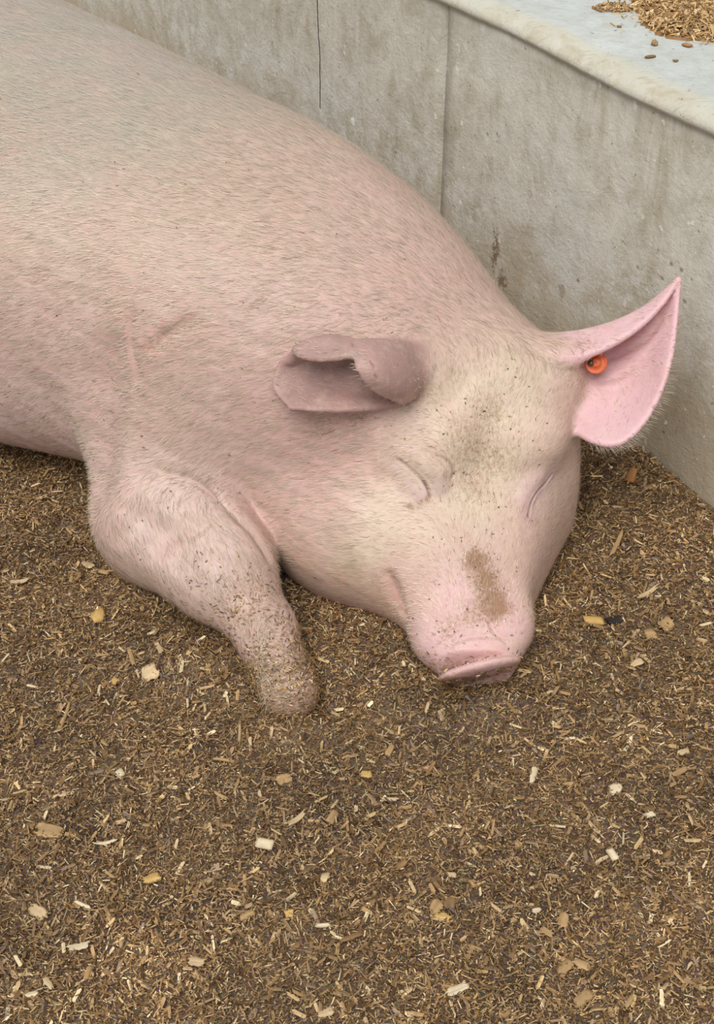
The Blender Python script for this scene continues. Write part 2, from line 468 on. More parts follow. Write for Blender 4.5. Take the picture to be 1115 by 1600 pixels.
        for a in range(3):
            b, c = (a + 1) % 3, (a + 2) % 3
            s0 = [slice(None)] * 3; s1 = [slice(None)] * 3; s0[a] = slice(0, -1); s1[a] = slice(1, None)
            A, B = S[tuple(s0)], S[tuple(s1)]
            e = np.argwhere(A != B); e = e[(e[:, b] > 0) & (e[:, c] > 0) & (e[:, b] < F.shape[b] - 1) & (e[:, c] < F.shape[c] - 1)]
            def g(db, dc):
                q = e.copy(); q[:, b] -= db; q[:, c] -= dc; return vid[q[:, 0], q[:, 1], q[:, 2]]
            q = np.stack([g(1, 1), g(0, 1), g(0, 0), g(1, 0)], -1)
            inside = A[e[:, 0], e[:, 1], e[:, 2]]
            q[~inside] = q[~inside][:, ::-1]
            quads.append(q)
        return V, np.vstack(quads)
    def sample(self, P):
        q = (P - self.lo) / self.h; i = np.clip(q.astype(int), 0, np.array(self.F.shape) - 2); f = q - i
        out = 0
        for dx in (0, 1):
            for dy in (0, 1):
                for dz in (0, 1):
                    w = (f[:, 0] if dx else 1 - f[:, 0]) * (f[:, 1] if dy else 1 - f[:, 1]) * (f[:, 2] if dz else 1 - f[:, 2])
                    out = out + w * self.F[i[:, 0] + dx, i[:, 1] + dy, i[:, 2] + dz]
        return out
    def onto(self, P, off):
        """points moved onto the surface, then off along its normal"""
        P = np.array(P, float)
        for _ in range(3):
            P = P - self.grad(P) * np.clip(self.sample(P), -0.03, 0.03)[:, None] * 0.9
        return P + self.grad(P) * off
    def grad(self, P):
        g = np.stack([self.sample(P + d) - self.sample(P - d) for d in np.eye(3) * self.h], -1)
        return g / np.maximum(np.linalg.norm(g, axis=1, keepdims=True), 1e-9)

def catmull(xs, ys, q):
    """smooth (monotone-ish) interpolation of a station table"""
    xs = np.asarray(xs, float); ys = np.asarray(ys, float)
    m = np.gradient(ys, xs); i = np.clip(np.searchsorted(xs, q) - 1, 0, len(xs) - 2)
    h = xs[i + 1] - xs[i]; t = (q - xs[i]) / h
    return (2 * t**3 - 3 * t**2 + 1) * ys[i] + (t**3 - 2 * t**2 + t) * h * m[i] + (-2 * t**3 + 3 * t**2) * ys[i + 1] + (t**3 - t**2) * h * m[i + 1]

def patch(ctrl, nu=70, nv=70):
    """dense surface through a grid of control points"""
    C = np.array(ctrl, float); a, b = C.shape[:2]
    U = np.linspace(0, a - 1, nu); Vv = np.linspace(0, b - 1, nv)
    T = np.stack([np.stack([catmull(np.arange(a), C[:, j, c], U) for j in range(b)], 1) for c in range(3)], -1)
    return np.stack([np.stack([catmull(np.arange(b), T[i, :, c], Vv) for i in range(nu)], 0) for c in range(3)], -1)
HX = 0.142
EAR_R = [
    [(0.2492, 1.3768, 0.1861), (0.2742, 1.3229, 0.1919), (0.3075, 1.309, 0.1986), (0.3418, 1.332, 0.2261), (0.366, 1.3755, 0.2701), (0.3788, 1.4419, 0.3336)],
    [(0.2491, 1.3989, 0.1968), (0.2822, 1.3686, 0.1996), (0.3171, 1.3653, 0.2113), (0.3446, 1.3801, 0.2398), (0.3641, 1.405, 0.2819), (0.379, 1.4437, 0.3343)],
    [(0.2474, 1.4231, 0.2102), (0.284, 1.4082, 0.2158), (0.3168, 1.4114, 0.2304), (0.3435, 1.4158, 0.2559), (0.3632, 1.4257, 0.291), (0.3785, 1.4451, 0.3343)],
    [(0.2435, 1.4424, 0.2253), (0.281, 1.4365, 0.2339), (0.314, 1.4416, 0.2509), (0.3399, 1.4393, 0.2761), (0.3591, 1.4381, 0.3027), (0.3785, 1.4456, 0.3349)],
    [(0.2322, 1.4354, 0.2559), (0.2669, 1.4319, 0.2673), (0.3016, 1.4315, 0.2793), (0.3348, 1.4332, 0.2969), (0.3559, 1.4371, 0.3139), (0.3773, 1.4438, 0.336)],
    [(0.2298, 1.388, 0.2617), (0.2652, 1.3858, 0.2668), (0.3004, 1.3912, 0.2811), (0.3319, 1.4047, 0.2972), (0.3559, 1.4202, 0.3155), (0.3768, 1.4411, 0.3358)],
]
EAR_L = [
    [(0.0677, 1.3218, 0.2605), (0.0611, 1.3033, 0.2665), (0.0549, 1.2911, 0.2707), (0.048, 1.2775, 0.2778)],
    [(0.0709, 1.3201, 0.2741), (0.0528, 1.2835, 0.2926), (0.0332, 1.2665, 0.3036), (0.0178, 1.2633, 0.3059)],
    [(0.0731, 1.3309, 0.2869), (0.0476, 1.2893, 0.3151), (0.0225, 1.2694, 0.3303), (0.0017, 1.266, 0.3309)],
    [(0.0714, 1.3509, 0.2953), (0.0445, 1.3173, 0.3252), (0.0158, 1.3002, 0.3406), (-0.0108, 1.2985, 0.3417)],
    [(0.0681, 1.3617, 0.2925), (0.0306, 1.336, 0.3163), (-0.016, 1.3177, 0.3257), (-0.062, 1.3081, 0.322)],
    [(0.0668, 1.3611, 0.2841), (0.0236, 1.3425, 0.3008), (-0.027, 1.3261, 0.3092), (-0.0802, 1.3102, 0.3121)],
    [(0.0671, 1.3558, 0.27), (0.0237, 1.335, 0.2841), (-0.0343, 1.32, 0.2942), (-0.0882, 1.3062, 0.3011)],
    [(0.0648, 1.3439, 0.2558), (0.0201, 1.3186, 0.2645), (-0.0378, 1.3022, 0.276), (-0.091, 1.2912, 0.2863)],
    [(0.0666, 1.3286, 0.253), (0.0307, 1.294, 0.2616), (-0.0161, 1.2761, 0.2683), (-0.0727, 1.2689, 0.2752)],
]
EAR_L_FOLD = [
    [(-0.0066, 1.2811, 0.3365), (-0.0295, 1.2772, 0.335), (-0.0505, 1.281, 0.3333), (-0.0655, 1.2904, 0.332)],
    [(-0.008, 1.2926, 0.3455), (-0.0316, 1.2923, 0.3498), (-0.0527, 1.2943, 0.3444), (-0.067, 1.297, 0.3352)],
    [(-0.0081, 1.3117, 0.3372), (-0.0321, 1.3118, 0.3388), (-0.0548, 1.3107, 0.3329), (-0.069, 1.307, 0.3269)],
    [(-0.0082, 1.3216, 0.3147), (-0.0375, 1.3171, 0.3125), (-0.061, 1.3128, 0.312), (-0.0765, 1.3067, 0.311)],
]
FEAT = {
    'ear_r1': [(0.292, 1.423, 0.236), (0.323, 1.425, 0.244), (0.346, 1.421, 0.267), (0.364, 1.426, 0.295)],
    'ear_r2': [(0.288, 1.402, 0.216), (0.317, 1.401, 0.226), (0.344, 1.402, 0.248)],
    'slit_a': [(0.014, 1.27, 0.338), (0.016, 1.268, 0.335), (0.019, 1.265, 0.331)],
    'slit_b': [(0.018, 1.263, 0.326), (0.02, 1.261, 0.323), (0.023, 1.259, 0.319)],
    'scr_a': [(-0.157, 1.358, 0.39), (-0.141, 1.362, 0.394), (-0.122, 1.366, 0.395)],
    'scr_b': [(-0.084, 1.378, 0.39), (-0.059, 1.385, 0.39)],
    'scr_c': [(-0.116, 1.354, 0.353), (-0.109, 1.357, 0.357), (-0.1, 1.363, 0.359)],
    'scr_d': [(-0.182, 1.289, 0.307), (-0.165, 1.295, 0.307), (-0.151, 1.296, 0.3)],
    'scr_e': [(-0.257, 1.274, 0.313), (-0.255, 1.283, 0.323), (-0.25, 1.294, 0.337)],
    'scr_f': [(-0.274, 1.272, 0.318), (-0.272, 1.284, 0.332), (-0.269, 1.295, 0.345)],
    'eye_l': [(0.045, 1.288, 0.197), (0.055, 1.288, 0.195), (0.065, 1.281, 0.185), (0.074, 1.27, 0.175), (0.08, 1.26, 0.167), (0.084, 1.251, 0.16)],
    'lid_l_up': [(0.061, 1.292, 0.202), (0.079, 1.289, 0.194), (0.092, 1.276, 0.183), (0.095, 1.263, 0.17)],
    'lid_l_low': [(0.052, 1.279, 0.183), (0.061, 1.268, 0.172), (0.073, 1.256, 0.163)],
    'lid_l_fold': [(0.076, 1.296, 0.206), (0.098, 1.29, 0.199), (0.107, 1.279, 0.185), (0.105, 1.267, 0.173)],
    'eye_r': [(0.226, 1.301, 0.161), (0.221, 1.289, 0.155), (0.211, 1.275, 0.151), (0.204, 1.261, 0.144), (0.203, 1.249, 0.134)],
    'lid_r_up': [(0.208, 1.289, 0.165), (0.2, 1.274, 0.158), (0.195, 1.26, 0.148)],
    'lid_r_low': [(0.231, 1.292, 0.147), (0.223, 1.276, 0.141), (0.216, 1.261, 0.135)],
    'tear_l': [(0.081, 1.251, 0.16), (0.072, 1.248, 0.157), (0.061, 1.244, 0.154)],
    'tear_r': [(0.201, 1.25, 0.136), (0.204, 1.247, 0.131), (0.212, 1.25, 0.128)],
    'mouth': [(0.04, 1.202, 0.085), (0.046, 1.197, 0.074), (0.052, 1.192, 0.062), (0.059, 1.186, 0.049)],
    'snout_w1': [(0.096, 1.136, 0.057), (0.125, 1.14, 0.07), (0.15, 1.143, 0.072), (0.177, 1.146, 0.062)],
    'snout_w2': [(0.106, 1.119, 0.053), (0.128, 1.122, 0.061), (0.15, 1.123, 0.061), (0.168, 1.124, 0.056)],
    'snout_w3': [(0.148, 1.141, 0.07), (0.153, 1.129, 0.063), (0.168, 1.12, 0.054)],
    'armpit': [(-0.312, 1.322, 0.141), (-0.309, 1.334, 0.17), (-0.303, 1.344, 0.21), (-0.296, 1.358, 0.246), (-0.288, 1.366, 0.276)],
    'arm_fold': [(-0.229, 1.289, 0.172), (-0.193, 1.289, 0.162), (-0.168, 1.287, 0.144), (-0.145, 1.265, 0.128), (-0.121, 1.244, 0.117), (-0.104, 1.225, 0.093)],
    'arm_w1': [(-0.204, 1.216, 0.12), (-0.182, 1.223, 0.13), (-0.167, 1.237, 0.134)],
    'elbow_dip': [(-0.247, 1.247, 0.129), (-0.228, 1.231, 0.119), (-0.204, 1.211, 0.116)],
    'neck_w1': [(-0.252, 1.341, 0.267), (-0.259, 1.36, 0.298), (-0.253, 1.379, 0.329)],
    'neck_w2': [(-0.232, 1.35, 0.3), (-0.215, 1.354, 0.315), (-0.187, 1.36, 0.328)],
    'neck_w3': [(-0.118, 1.368, 0.344), (-0.103, 1.375, 0.353)],
    'cheek_fold': [(0.02, 1.303, 0.24), (0.031, 1.293, 0.211), (0.03, 1.283, 0.19)],
    'mud_snout': [(0.137, 1.196, 0.11), (0.146, 1.182, 0.098), (0.156, 1.166, 0.083), (0.129, 1.148, 0.075), (0.103, 1.133, 0.06)],
    'mud_head': [(0.135, 1.295, 0.2), (0.153, 1.316, 0.23), (0.158, 1.29, 0.185), (0.139, 1.267, 0.165), (0.12, 1.299, 0.215)],
    'yel_cheek': [(0.017, 1.244, 0.146), (0.002, 1.222, 0.107), (0.031, 1.259, 0.162), (0.061, 1.224, 0.134)],
    'pink_cheek': [(-0.043, 1.275, 0.159), (-0.081, 1.277, 0.119), (-0.013, 1.284, 0.19)],
    'hoof': [(-0.073, 1.065, 0.037), (-0.091, 1.092, 0.05), (-0.062, 1.083, 0.039)],
    'wristdirt': [(-0.144, 1.174, 0.091), (-0.116, 1.186, 0.089), (-0.122, 1.15, 0.073)],
    'forehead': [(0.149, 1.319, 0.237), (0.18, 1.344, 0.256), (0.12, 1.326, 0.25)],
    'snoutpink': [(0.119, 1.168, 0.086), (0.096, 1.125, 0.047), (0.162, 1.151, 0.073), (0.131, 1.11, 0.052)],
    'belly': [(-0.396, 1.423, 0.163), (-0.355, 1.426, 0.11), (-0.423, 1.427, 0.198), (-0.357, 1.405, 0.25)],
    'back': [(-0.455, 2.753, 0.111), (-0.191, 1.781, 0.432), (-0.349, 1.693, 0.477), (-0.408, 1.719, 0.483)],
    'wall_low': [(0.224, 1.782, 0.153)],
    'leghi': [(-0.167, 1.211, 0.126), (-0.192, 1.26, 0.143)],
    'tag': [(0.33, 1.628, 0.094)],
}
TAG_LOC = (0.2839, 1.3947, 0.2509)
def build_pig_field(h):
    f = Field((-1.12, 1.0, -0.07), (0.44, 2.62, 0.52), h)
    # trunk: s from the neck (in front) to the rump
    f.sweep((0.0, 1.45), (-0.768, 0.64), [
        (-0.17, 0.03, 0.14, 0.09, 0.10, 0.14),
        (-0.10, 0.03, 0.17, 0.155, 0.155, 0.18),
        (0.00, 0.02, 0.19, 0.205, 0.200, 0.20),
        (0.14, 0.01, 0.20, 0.245, 0.235, 0.22),
        (0.30, -0.01, 0.21, 0.275, 0.252, 0.23),
        (0.50, -0.045, 0.22, 0.325, 0.265, 0.24),
        (0.70, -0.07, 0.225, 0.37, 0.275, 0.245),
        (0.90, -0.07, 0.23, 0.37, 0.27, 0.25),
        (1.08, -0.02, 0.22, 0.28, 0.235, 0.24),
        (1.20, 0.0, 0.21, 0.19, 0.16, 0.20),
        (1.26, 0.0, 0.20, 0.09, 0.08, 0.12)], k=0.0, p=2.3, rear=-1)
    # head: wedge running towards the camera, jaw on the bedding
    f.sweep((HX, 0.0), (0.0, 1.0), [
        (1.110, -0.006, 0.032, 0.043, 0.025, 0.04),
        (1.135, -0.010, 0.034, 0.054, 0.035, 0.045),
        (1.165, -0.012, 0.037, 0.067, 0.049, 0.05),
        (1.20, -0.013, 0.040, 0.077, 0.073, 0.06),
        (1.25, -0.007, 0.045, 0.091, 0.105, 0.07),
        (1.30, 0.000, 0.055, 0.108, 0.135, 0.08),
        (1.35, 0.010, 0.070, 0.122, 0.155, 0.10),
        (1.40, 0.012, 0.090, 0.120, 0.165, 0.12),
        (1.45, 0.012, 0.100, 0.105, 0.145, 0.12),
        (1.50, 0.012, 0.100, 0.070, 0.100, 0.10)], k=0.06, p=2.6, rear=-1)
    f.ell((0.135, 1.435, 0.19), (0.115, 0.10, 0.095), (0, 0, -35), 0.06)
    # jowl and cheek, neck side
    f.ell((0.03, 1.31, 0.065), (0.125, 0.10, 0.105), (0, 0, -25), 0.05)
    f.ell((-0.02, 1.345, 0.06), (0.10, 0.09, 0.10), (0, 0, -25), 0.05)
    f.ell((-0.05, 1.435, 0.135), (0.15, 0.115, 0.15), (0, 0, -30), 0.06)
    # shoulder blade and upper arm
    f.ell((-0.20, 1.45, 0.19), (0.13, 0.13, 0.17), (0, 0, -40), 0.045)
    f.cone((-0.225, 1.41, 0.15), (-0.235, 1.345, 0.07), 0.115, 0.095, 0.03)
    # forearm, knee, pastern, hoof
    f.cone((-0.225, 1.31, 0.075), (-0.165, 1.24, 0.065), 0.088, 0.062, 0.03)
    f.cone((-0.165, 1.24, 0.065), (-0.108, 1.165, 0.035), 0.057, 0.034, 0.03)
    f.cone((-0.108, 1.165, 0.035), (-0.076, 1.088, 0.012), 0.034, 0.034, 0.02)
    # snout disc with raised rim and nostrils
    f.ell((0.137, 1.101, 0.034), (0.049, 0.0075, 0.033), (32, -13, 7), 0.007)
    f.ell((0.117, 1.087, 0.020), (0.010, 0.018, 0.011), (30, -13, 7), 0.006, cut=True)
    f.ell((0.154, 1.091, 0.030), (0.010, 0.018, 0.011), (30, -13, 7), 0.006, cut=True)
    # lips: the muzzle stays broad, then narrows to the disc
    f.ell((0.176, 1.166, 0.044), (0.022, 0.032, 0.026), (0, 0, 12), 0.028)
    f.ell((0.094, 1.162, 0.036), (0.022, 0.034, 0.026), (0, 0, -25), 0.028)
    # brow ridges and temples
    f.ell((0.088, 1.315, 0.205), (0.035, 0.03, 0.022), (0, 0, 20), 0.05)
    f.ell((0.205, 1.325, 0.195), (0.03, 0.03, 0.022), (0, 0, -20), 0.05)
    on = f.onto
    # closed eyes: lids swell on both sides of the seam
    E = FEAT
    f.path(on(E['lid_l_up'], -0.004), [0.007, 0.010, 0.010, 0.006], 0.012)
    f.path(on(E['lid_l_low'], -0.004), [0.006, 0.009, 0.006], 0.012)
    f.path(on(E['lid_r_up'], -0.004), [0.005, 0.007, 0.005], 0.014)
    f.path(on(E['mouth'], 0.001), [0.003, 0.006, 0.005, 0.003], 0.012, cut=True)
    # skin folds at the arm, armpit and neck
    f.path(on(E['armpit'], 0.012), [0.022, 0.024, 0.022, 0.017, 0.008], 0.05, cut=True)
    f.path(on(E['arm_fold'], 0.0), [0.001, 0.003, 0.004, 0.004, 0.004, 0.003], 0.014, cut=True)
    f.path(on(E['elbow_dip'], 0.008), [0.010, 0.018, 0.010], 0.03, cut=True)
    f.path(on(E['neck_w1'], 0.001), [0.001, 0.003, 0.001], 0.012, cut=True)
    f.path(on(E['neck_w2'], 0.001), [0.001, 0.003, 0.001], 0.012, cut=True)
    f.path(on(E['cheek_fold'], -0.006), [0.006, 0.010, 0.006], 0.02)
    # ears: thin curved sheets grown out of the head
    P = patch(EAR_R, 80, 80); th = np.linspace(0.0055, 0.0034, 80)[None, :]
    f.sheet(P, th, 0.012)
    f.sheet(patch(EAR_L, 90, 80), th, 0.010)
    f.sheet(patch(EAR_L_FOLD, 50, 50), 0.0036, 0.004)
    f.ell((0.235, 1.405, 0.225), (0.035, 0.035, 0.04), (0, 0, 0), 0.03)
    f.ell((0.078, 1.352, 0.262), (0.028, 0.028, 0.03), (0, 0, 0), 0.025)
    return f

def blob(P, pts, r):
    d = np.full(len(P), 9.0)
    for p in pts: d = np.minimum(d, ((P - np.array(p)) ** 2).sum(1))
    return np.exp(-d / r ** 2)

def mud_at(V):
    E = FEAT
    m = 1.05 * blob(V, E['mud_snout'][:3] + [(0.160, 1.155, 0.08)], 0.019) + 0.5 * blob(V, E['mud_snout'][3:], 0.022) + 0.46 * blob(V, E['mud_head'], 0.034)
    m = m + 0.42 * blob(V, E['hoof'], 0.045) + 0.45 * blob(V, E['wristdirt'], 0.034) + 1.0 * blob(V, E['tear_l'] + E['tear_r'], 0.0055)
    m = m + 0.75 * blob(V, [(0.100, 1.085, 0.02)], 0.028) + 0.6 * blob(V, [(0.27, 1.40, 0.265), (0.06, 1.32, 0.27)], 0.02)
    return m + 0.6 * np.clip((0.045 - V[:, 2]) / 0.05, 0, 1) + 0.5 * blob(V, [(0.0, 1.30, 0.24), (-0.04, 1.29, 0.23)], 0.02) + 0.5 * blob(V, E['neck_w2'] + E['neck_w3'], 0.016)

def ear_masks(V):
    out = []
    for C in ((EAR_R,), (EAR_L, EAR_L_FOLD)):
        pts = np.vstack([patch(q, 24, 24).reshape(-1, 3) for q in C]); kd = kdtree.KDTree(len(pts))
        for i, p in enumerate(pts): kd.insert(p, i)
        kd.balance(); lo = pts.min(0) - 0.01; hi = pts.max(0) + 0.01
        d = np.full(len(V), 1.0)
        for i in np.where(((V > lo) & (V < hi)).all(1))[0]: d[i] = kd.find(V[i])[2]
        out.append(np.clip((0.0115 - d) / 0.004, 0, 1))
    return out

def flow(P):
    """direction in which the bristles lie"""
    fl = np.tile(np.array([-0.86, 0.30, -0.28]), (len(P), 1))
    face = np.clip((P[:, 0] - 0.06) / 0.06, 0, 1) * np.clip((1.40 - P[:, 1]) / 0.06, 0, 1)
    up = np.stack([(P[:, 0] - HX) * 4.0, np.full(len(P), 0.8), np.full(len(P), 0.5)], 1)
    fl = fl * (1 - face[:, None]) + up * face[:, None]
    leg = np.clip((1.30 - P[:, 1]) / 0.05, 0, 1) * np.clip((-0.08 - P[:, 0]) / 0.04, 0, 1)
    fl = fl * (1 - leg[:, None]) + np.array([0.45, -0.75, -0.45]) * leg[:, None]
    ch = np.clip((1.31 - P[:, 1]) / 0.05, 0, 1) * np.clip((0.08 - P[:, 0]) / 0.05, 0, 1) * np.clip((P[:, 0] + 0.10) / 0.04, 0, 1)
    fl = fl * (1 - ch[:, None]) + np.array([-0.95, 0.1, 0.05]) * ch[:, None]
    return fl

CREASES = [   # line, depth, half width, raised lip, darkening
    ('eye_l', 0.0046, 0.0016, 0.0009, 1.0), ('eye_r', 0.0040, 0.0015, 0.0007, 1.0),
    ('lid_l_fold', 0.0016, 0.0016, 0.0005, 0.3), ('mouth', 0.003, 0.0025, 0.001, 0.35),
    ('snout_w1', 0.0007, 0.0014, 0.0003, 0.2), ('snout_w2', 0.0009, 0.0014, 0.0003, 0.25), ('snout_w3', 0.0016, 0.0014, 0.0006, 0.4),
    ('arm_w1', 0.0016, 0.0018, 0.0006, 0.35), ('arm_fold', 0.002, 0.002, 0.0006, 0.35), ('neck_w1', 0.0015, 0.002, 0.0005, 0.3), ('neck_w3', 0.001, 0.002, 0.0005, 0.4),
    ('ear_r1', 0.0024, 0.0040, 0.0014, 0.06), ('ear_r2', 0.0016, 0.0035, 0.001, 0.04), ('slit_a', 0.002, 0.0011, 0.0003, 1.0), ('slit_b', 0.002, 0.0011, 0.0003, 1.0),
    ('scr_a', 0.0005, 0.0022, 0.0003, 0.35), ('scr_b', 0.0004, 0.0018, 0.0002, 0.25), ('scr_c', 0.0006, 0.0016, 0.0003, 0.4), ('scr_d', 0.0006, 0.0024, 0.0004, 0.35), ('scr_e', 0.0012, 0.0018, 0.0005, 0.4), ('scr_f', 0.0012, 0.0018, 0.0005, 0.35)]

def line_dist(V, pts):
    pts = np.array(pts); t = np.linspace(0, len(pts) - 1, 12 * len(pts))
    P = np.stack([catmull(np.arange(len(pts)), pts[:, i], t) for i in range(3)], 1)
    d = np.full(len(V), 9.0); u = np.zeros(len(V)); m = ((V > P.min(0) - 0.03) & (V < P.max(0) + 0.03)).all(1); W = V[m]
    dm = np.full(len(W), 9.0); um = np.zeros(len(W))
    for a, b, k in zip(P[:-1], P[1:], range(len(P))):
        v = b - a; q = np.clip((W - a) @ v / max(v @ v, 1e-12), 0, 1); e = np.linalg.norm(W - a - q[:, None] * v, axis=1)
        c = e < dm; dm[c] = e[c]; um[c] = (k + q[c]) / (len(P) - 1)
    d[m] = dm; u[m] = um
    return d, np.sin(np.clip(u, 0, 1) * np.pi) ** 0.4

def refine(V, F, pick):
    """split the quads that pick() chooses into four; their neighbours become n-gons"""
    quads = [f for f in F if f.shape[1] == 4][0]; rest = [f for f in F if f.shape[1] != 4]
    sel = pick(V[quads].mean(1))
    for f in rest: pass
    A = quads[sel]; B = [quads[~sel]] + rest
    e = np.stack([A, np.roll(A, -1, 1)], -1).reshape(-1, 2); key = np.sort(e, 1).astype(np.int64); key = key[:, 0] * len(V) + key[:, 1]
    uk, inv = np.unique(key, return_inverse=True)
    mid = (V[uk // len(V)] + V[uk % len(V)]) / 2; n0 = len(V); cen = V[A].mean(1)
    M = (n0 + inv).reshape(-1, 4); Cn = n0 + len(uk) + np.arange(len(A))
    nq = np.concatenate([np.stack([A[:, i], M[:, i], Cn, M[:, i - 1]], 1) for i in range(4)])
    V2 = np.vstack([V, mid, cen]); out = {4: [nq]}
    for f in B:
        if not len(f): continue
        k = f.shape[1]; ee = np.sort(np.stack([f, np.roll(f, -1, 1)], -1), 2).astype(np.int64); kk = ee[..., 0] * n0 + ee[..., 1]
        pos = np.clip(np.searchsorted(uk, kk), 0, len(uk) - 1); has = uk[pos] == kk
        plain = ~has.any(1); out.setdefault(k, []).append(f[plain])
        for r in np.where(~plain)[0]:
            g = []
            for i in range(k):
                g.append(f[r, i])
                if has[r, i]: g.append(n0 + pos[r, i])
            out.setdefault(len(g), []).append(np.array([g]))
    return V2, [np.vstack(v) for k, v in sorted(out.items()) if sum(map(len, v))]

def build_pig():
    f = build_pig_field(VOX)
    V, Q = f.mesh()
    V = f.onto(V, 0.0)
    E = FEAT; F = [Q]
    lines = [f.onto(E[k[0]], 0.0) for k in CREASES]
    for rad in (0.014, 0.009):
        pts = np.vstack([np.stack([catmull(np.arange(len(l)), l[:, i], np.linspace(0, len(l) - 1, 10 * len(l))) for i in range(3)], 1) for l in lines])
        kd = kdtree.KDTree(len(pts))
        for i, q in enumerate(pts): kd.insert(q, i)
        kd.balance()
        def pick(cen):
            r = np.zeros(len(cen), dtype=bool)
            for i in np.where(((cen > pts.min(0) - rad) & (cen < pts.max(0) + rad)).all(1))[0]: r[i] = kd.find(cen[i])[2] < rad
            return r
        n0 = len(V); V, F = refine(V, F, pick); V[n0:] = f.onto(V[n0:], 0.0)
    N = f.grad(V); dark = np.zeros(len(V)); off = np.zeros(len(V))
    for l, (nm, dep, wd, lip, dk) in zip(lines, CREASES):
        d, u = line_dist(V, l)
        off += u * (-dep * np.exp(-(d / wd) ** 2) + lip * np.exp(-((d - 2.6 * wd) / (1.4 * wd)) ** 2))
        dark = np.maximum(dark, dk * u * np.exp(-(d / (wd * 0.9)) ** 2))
    und = 0.0030 * smooth_noise(V[:, 0] + 0.6 * V[:, 2], V[:, 1] - 0.7 * V[:, 2], 51, 24, 2) + 0.0010 * smooth_noise(V[:, 0] * 0.7 + V[:, 2], V[:, 1] + 0.5 * V[:, 2], 52, 110, 2)
    body = np.clip((0.05 - V[:, 0]) / 0.05, 0.25, 1) * np.clip((V[:, 2] - 0.02) / 0.03, 0, 1)
    er, el = ear_masks(V); off += und * body * (1 - np.maximum(er, el))
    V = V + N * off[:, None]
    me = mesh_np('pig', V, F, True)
    c = np.tile(lin(210, 179, 170), (len(V), 1))
    def tint(w, rgb): 
        nonlocal c
        c = c * (1 - w[:, None]) + lin(*rgb) * w[:, None]
    s = (V[:, 0]) * -0.768 + (V[:, 1] - 1.45) * 0.64
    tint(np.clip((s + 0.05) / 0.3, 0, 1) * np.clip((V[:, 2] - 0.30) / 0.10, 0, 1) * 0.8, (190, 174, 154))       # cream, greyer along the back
    tint(np.clip((s - 0.1) / 0.2, 0, 1) * np.clip((0.28 - V[:, 2]) / 0.12, 0, 1) * 0.8, (224, 194, 195))          # pink flank
    tint(blob(V, E['forehead'] + E['mud_head'], 0.06) * 0.85, (222, 207, 182))
    tint(blob(V, E['yel_cheek'] + E['lid_l_low'], 0.045) * 0.8, (224, 208, 184))
    tint(blob(V, [(-0.06, 1.25, 0.06), (-0.01, 1.22, 0.06), (0.03, 1.2, 0.045)], 0.034) * 0.65, (204, 170, 132))  # under-jaw shading painted into the skin colour
    tint(blob(V, E['pink_cheek'] + [(-0.08, 1.31, 0.22), (-0.02, 1.29, 0.215)], 0.055) * 0.6, (220, 174, 170))
    tint(blob(V, E['snoutpink'], 0.035) * 0.85, (228, 188, 190))
    tint(blob(V, E['lid_l_up'] + E['lid_r_up'] + E['lid_l_low'] + E['eye_r'], 0.015) * 0.75, (200, 168, 170))
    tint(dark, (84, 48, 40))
    tint(blob(V, E['mouth'], 0.010) * 0.5, (180, 134, 130))
    tint(blob(V, E['leghi'], 0.07) * 0.7, (224, 202, 194))  # highlight on top of the foreleg, painted as paler skin
    tint(blob(V, [(0.13, 1.09, 0.03), (0.16, 1.1, 0.03)], 0.022) * 0.7, (196, 138, 132))
    tint(np.clip((V[:, 2] - 0.40) / 0.05, 0, 1) * np.clip((s - 0.15) / 0.15, 0, 1) * 0.55, (166, 164, 150))    # grey shading and sheen along the spine, painted into the colour
    tint(blob(V, E['neck_w1'] + E['neck_w2'] + [(-0.24, 1.345, 0.24)], 0.055) * 0.5, (180, 142, 126))            # dirt and painted-in shade of the hollow behind the shoulder
    tint(np.clip((s - 0.30) / 0.2, 0, 1) * blob(V, [(-0.42, 1.55, 0.44), (-0.45, 1.47, 0.35), (-0.38, 1.42, 0.28)], 0.10) * 0.7, (176, 142, 114))    # shading of the curved flank, painted in as brown
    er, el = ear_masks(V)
    tint(blob(V, E['armpit'], 0.02) * 0.4, (186, 142, 130))  # shade of the armpit crease painted into the skin
    tint(er * 0.9, (230, 190, 196)); tint(el * 0.85, (166, 134, 128))  # left ear toned down: the shadow inside it is painted in
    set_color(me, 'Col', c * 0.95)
    mud = mud_at(V)
    a = me.attributes.new('mud', 'FLOAT', 'POINT'); a.data.foreach_set('value', mud.astype(np.float32))
    o = link('pig', me, M_SKIN, label='large pink pig asleep on the bedding against the concrete wall', cat='pig')
    n0 = Q.max() + 1
    return o, f, V[:n0], Q, er[:n0], el[:n0]
pig, PF, PV, PQ, EARR, EARL = build_pig()

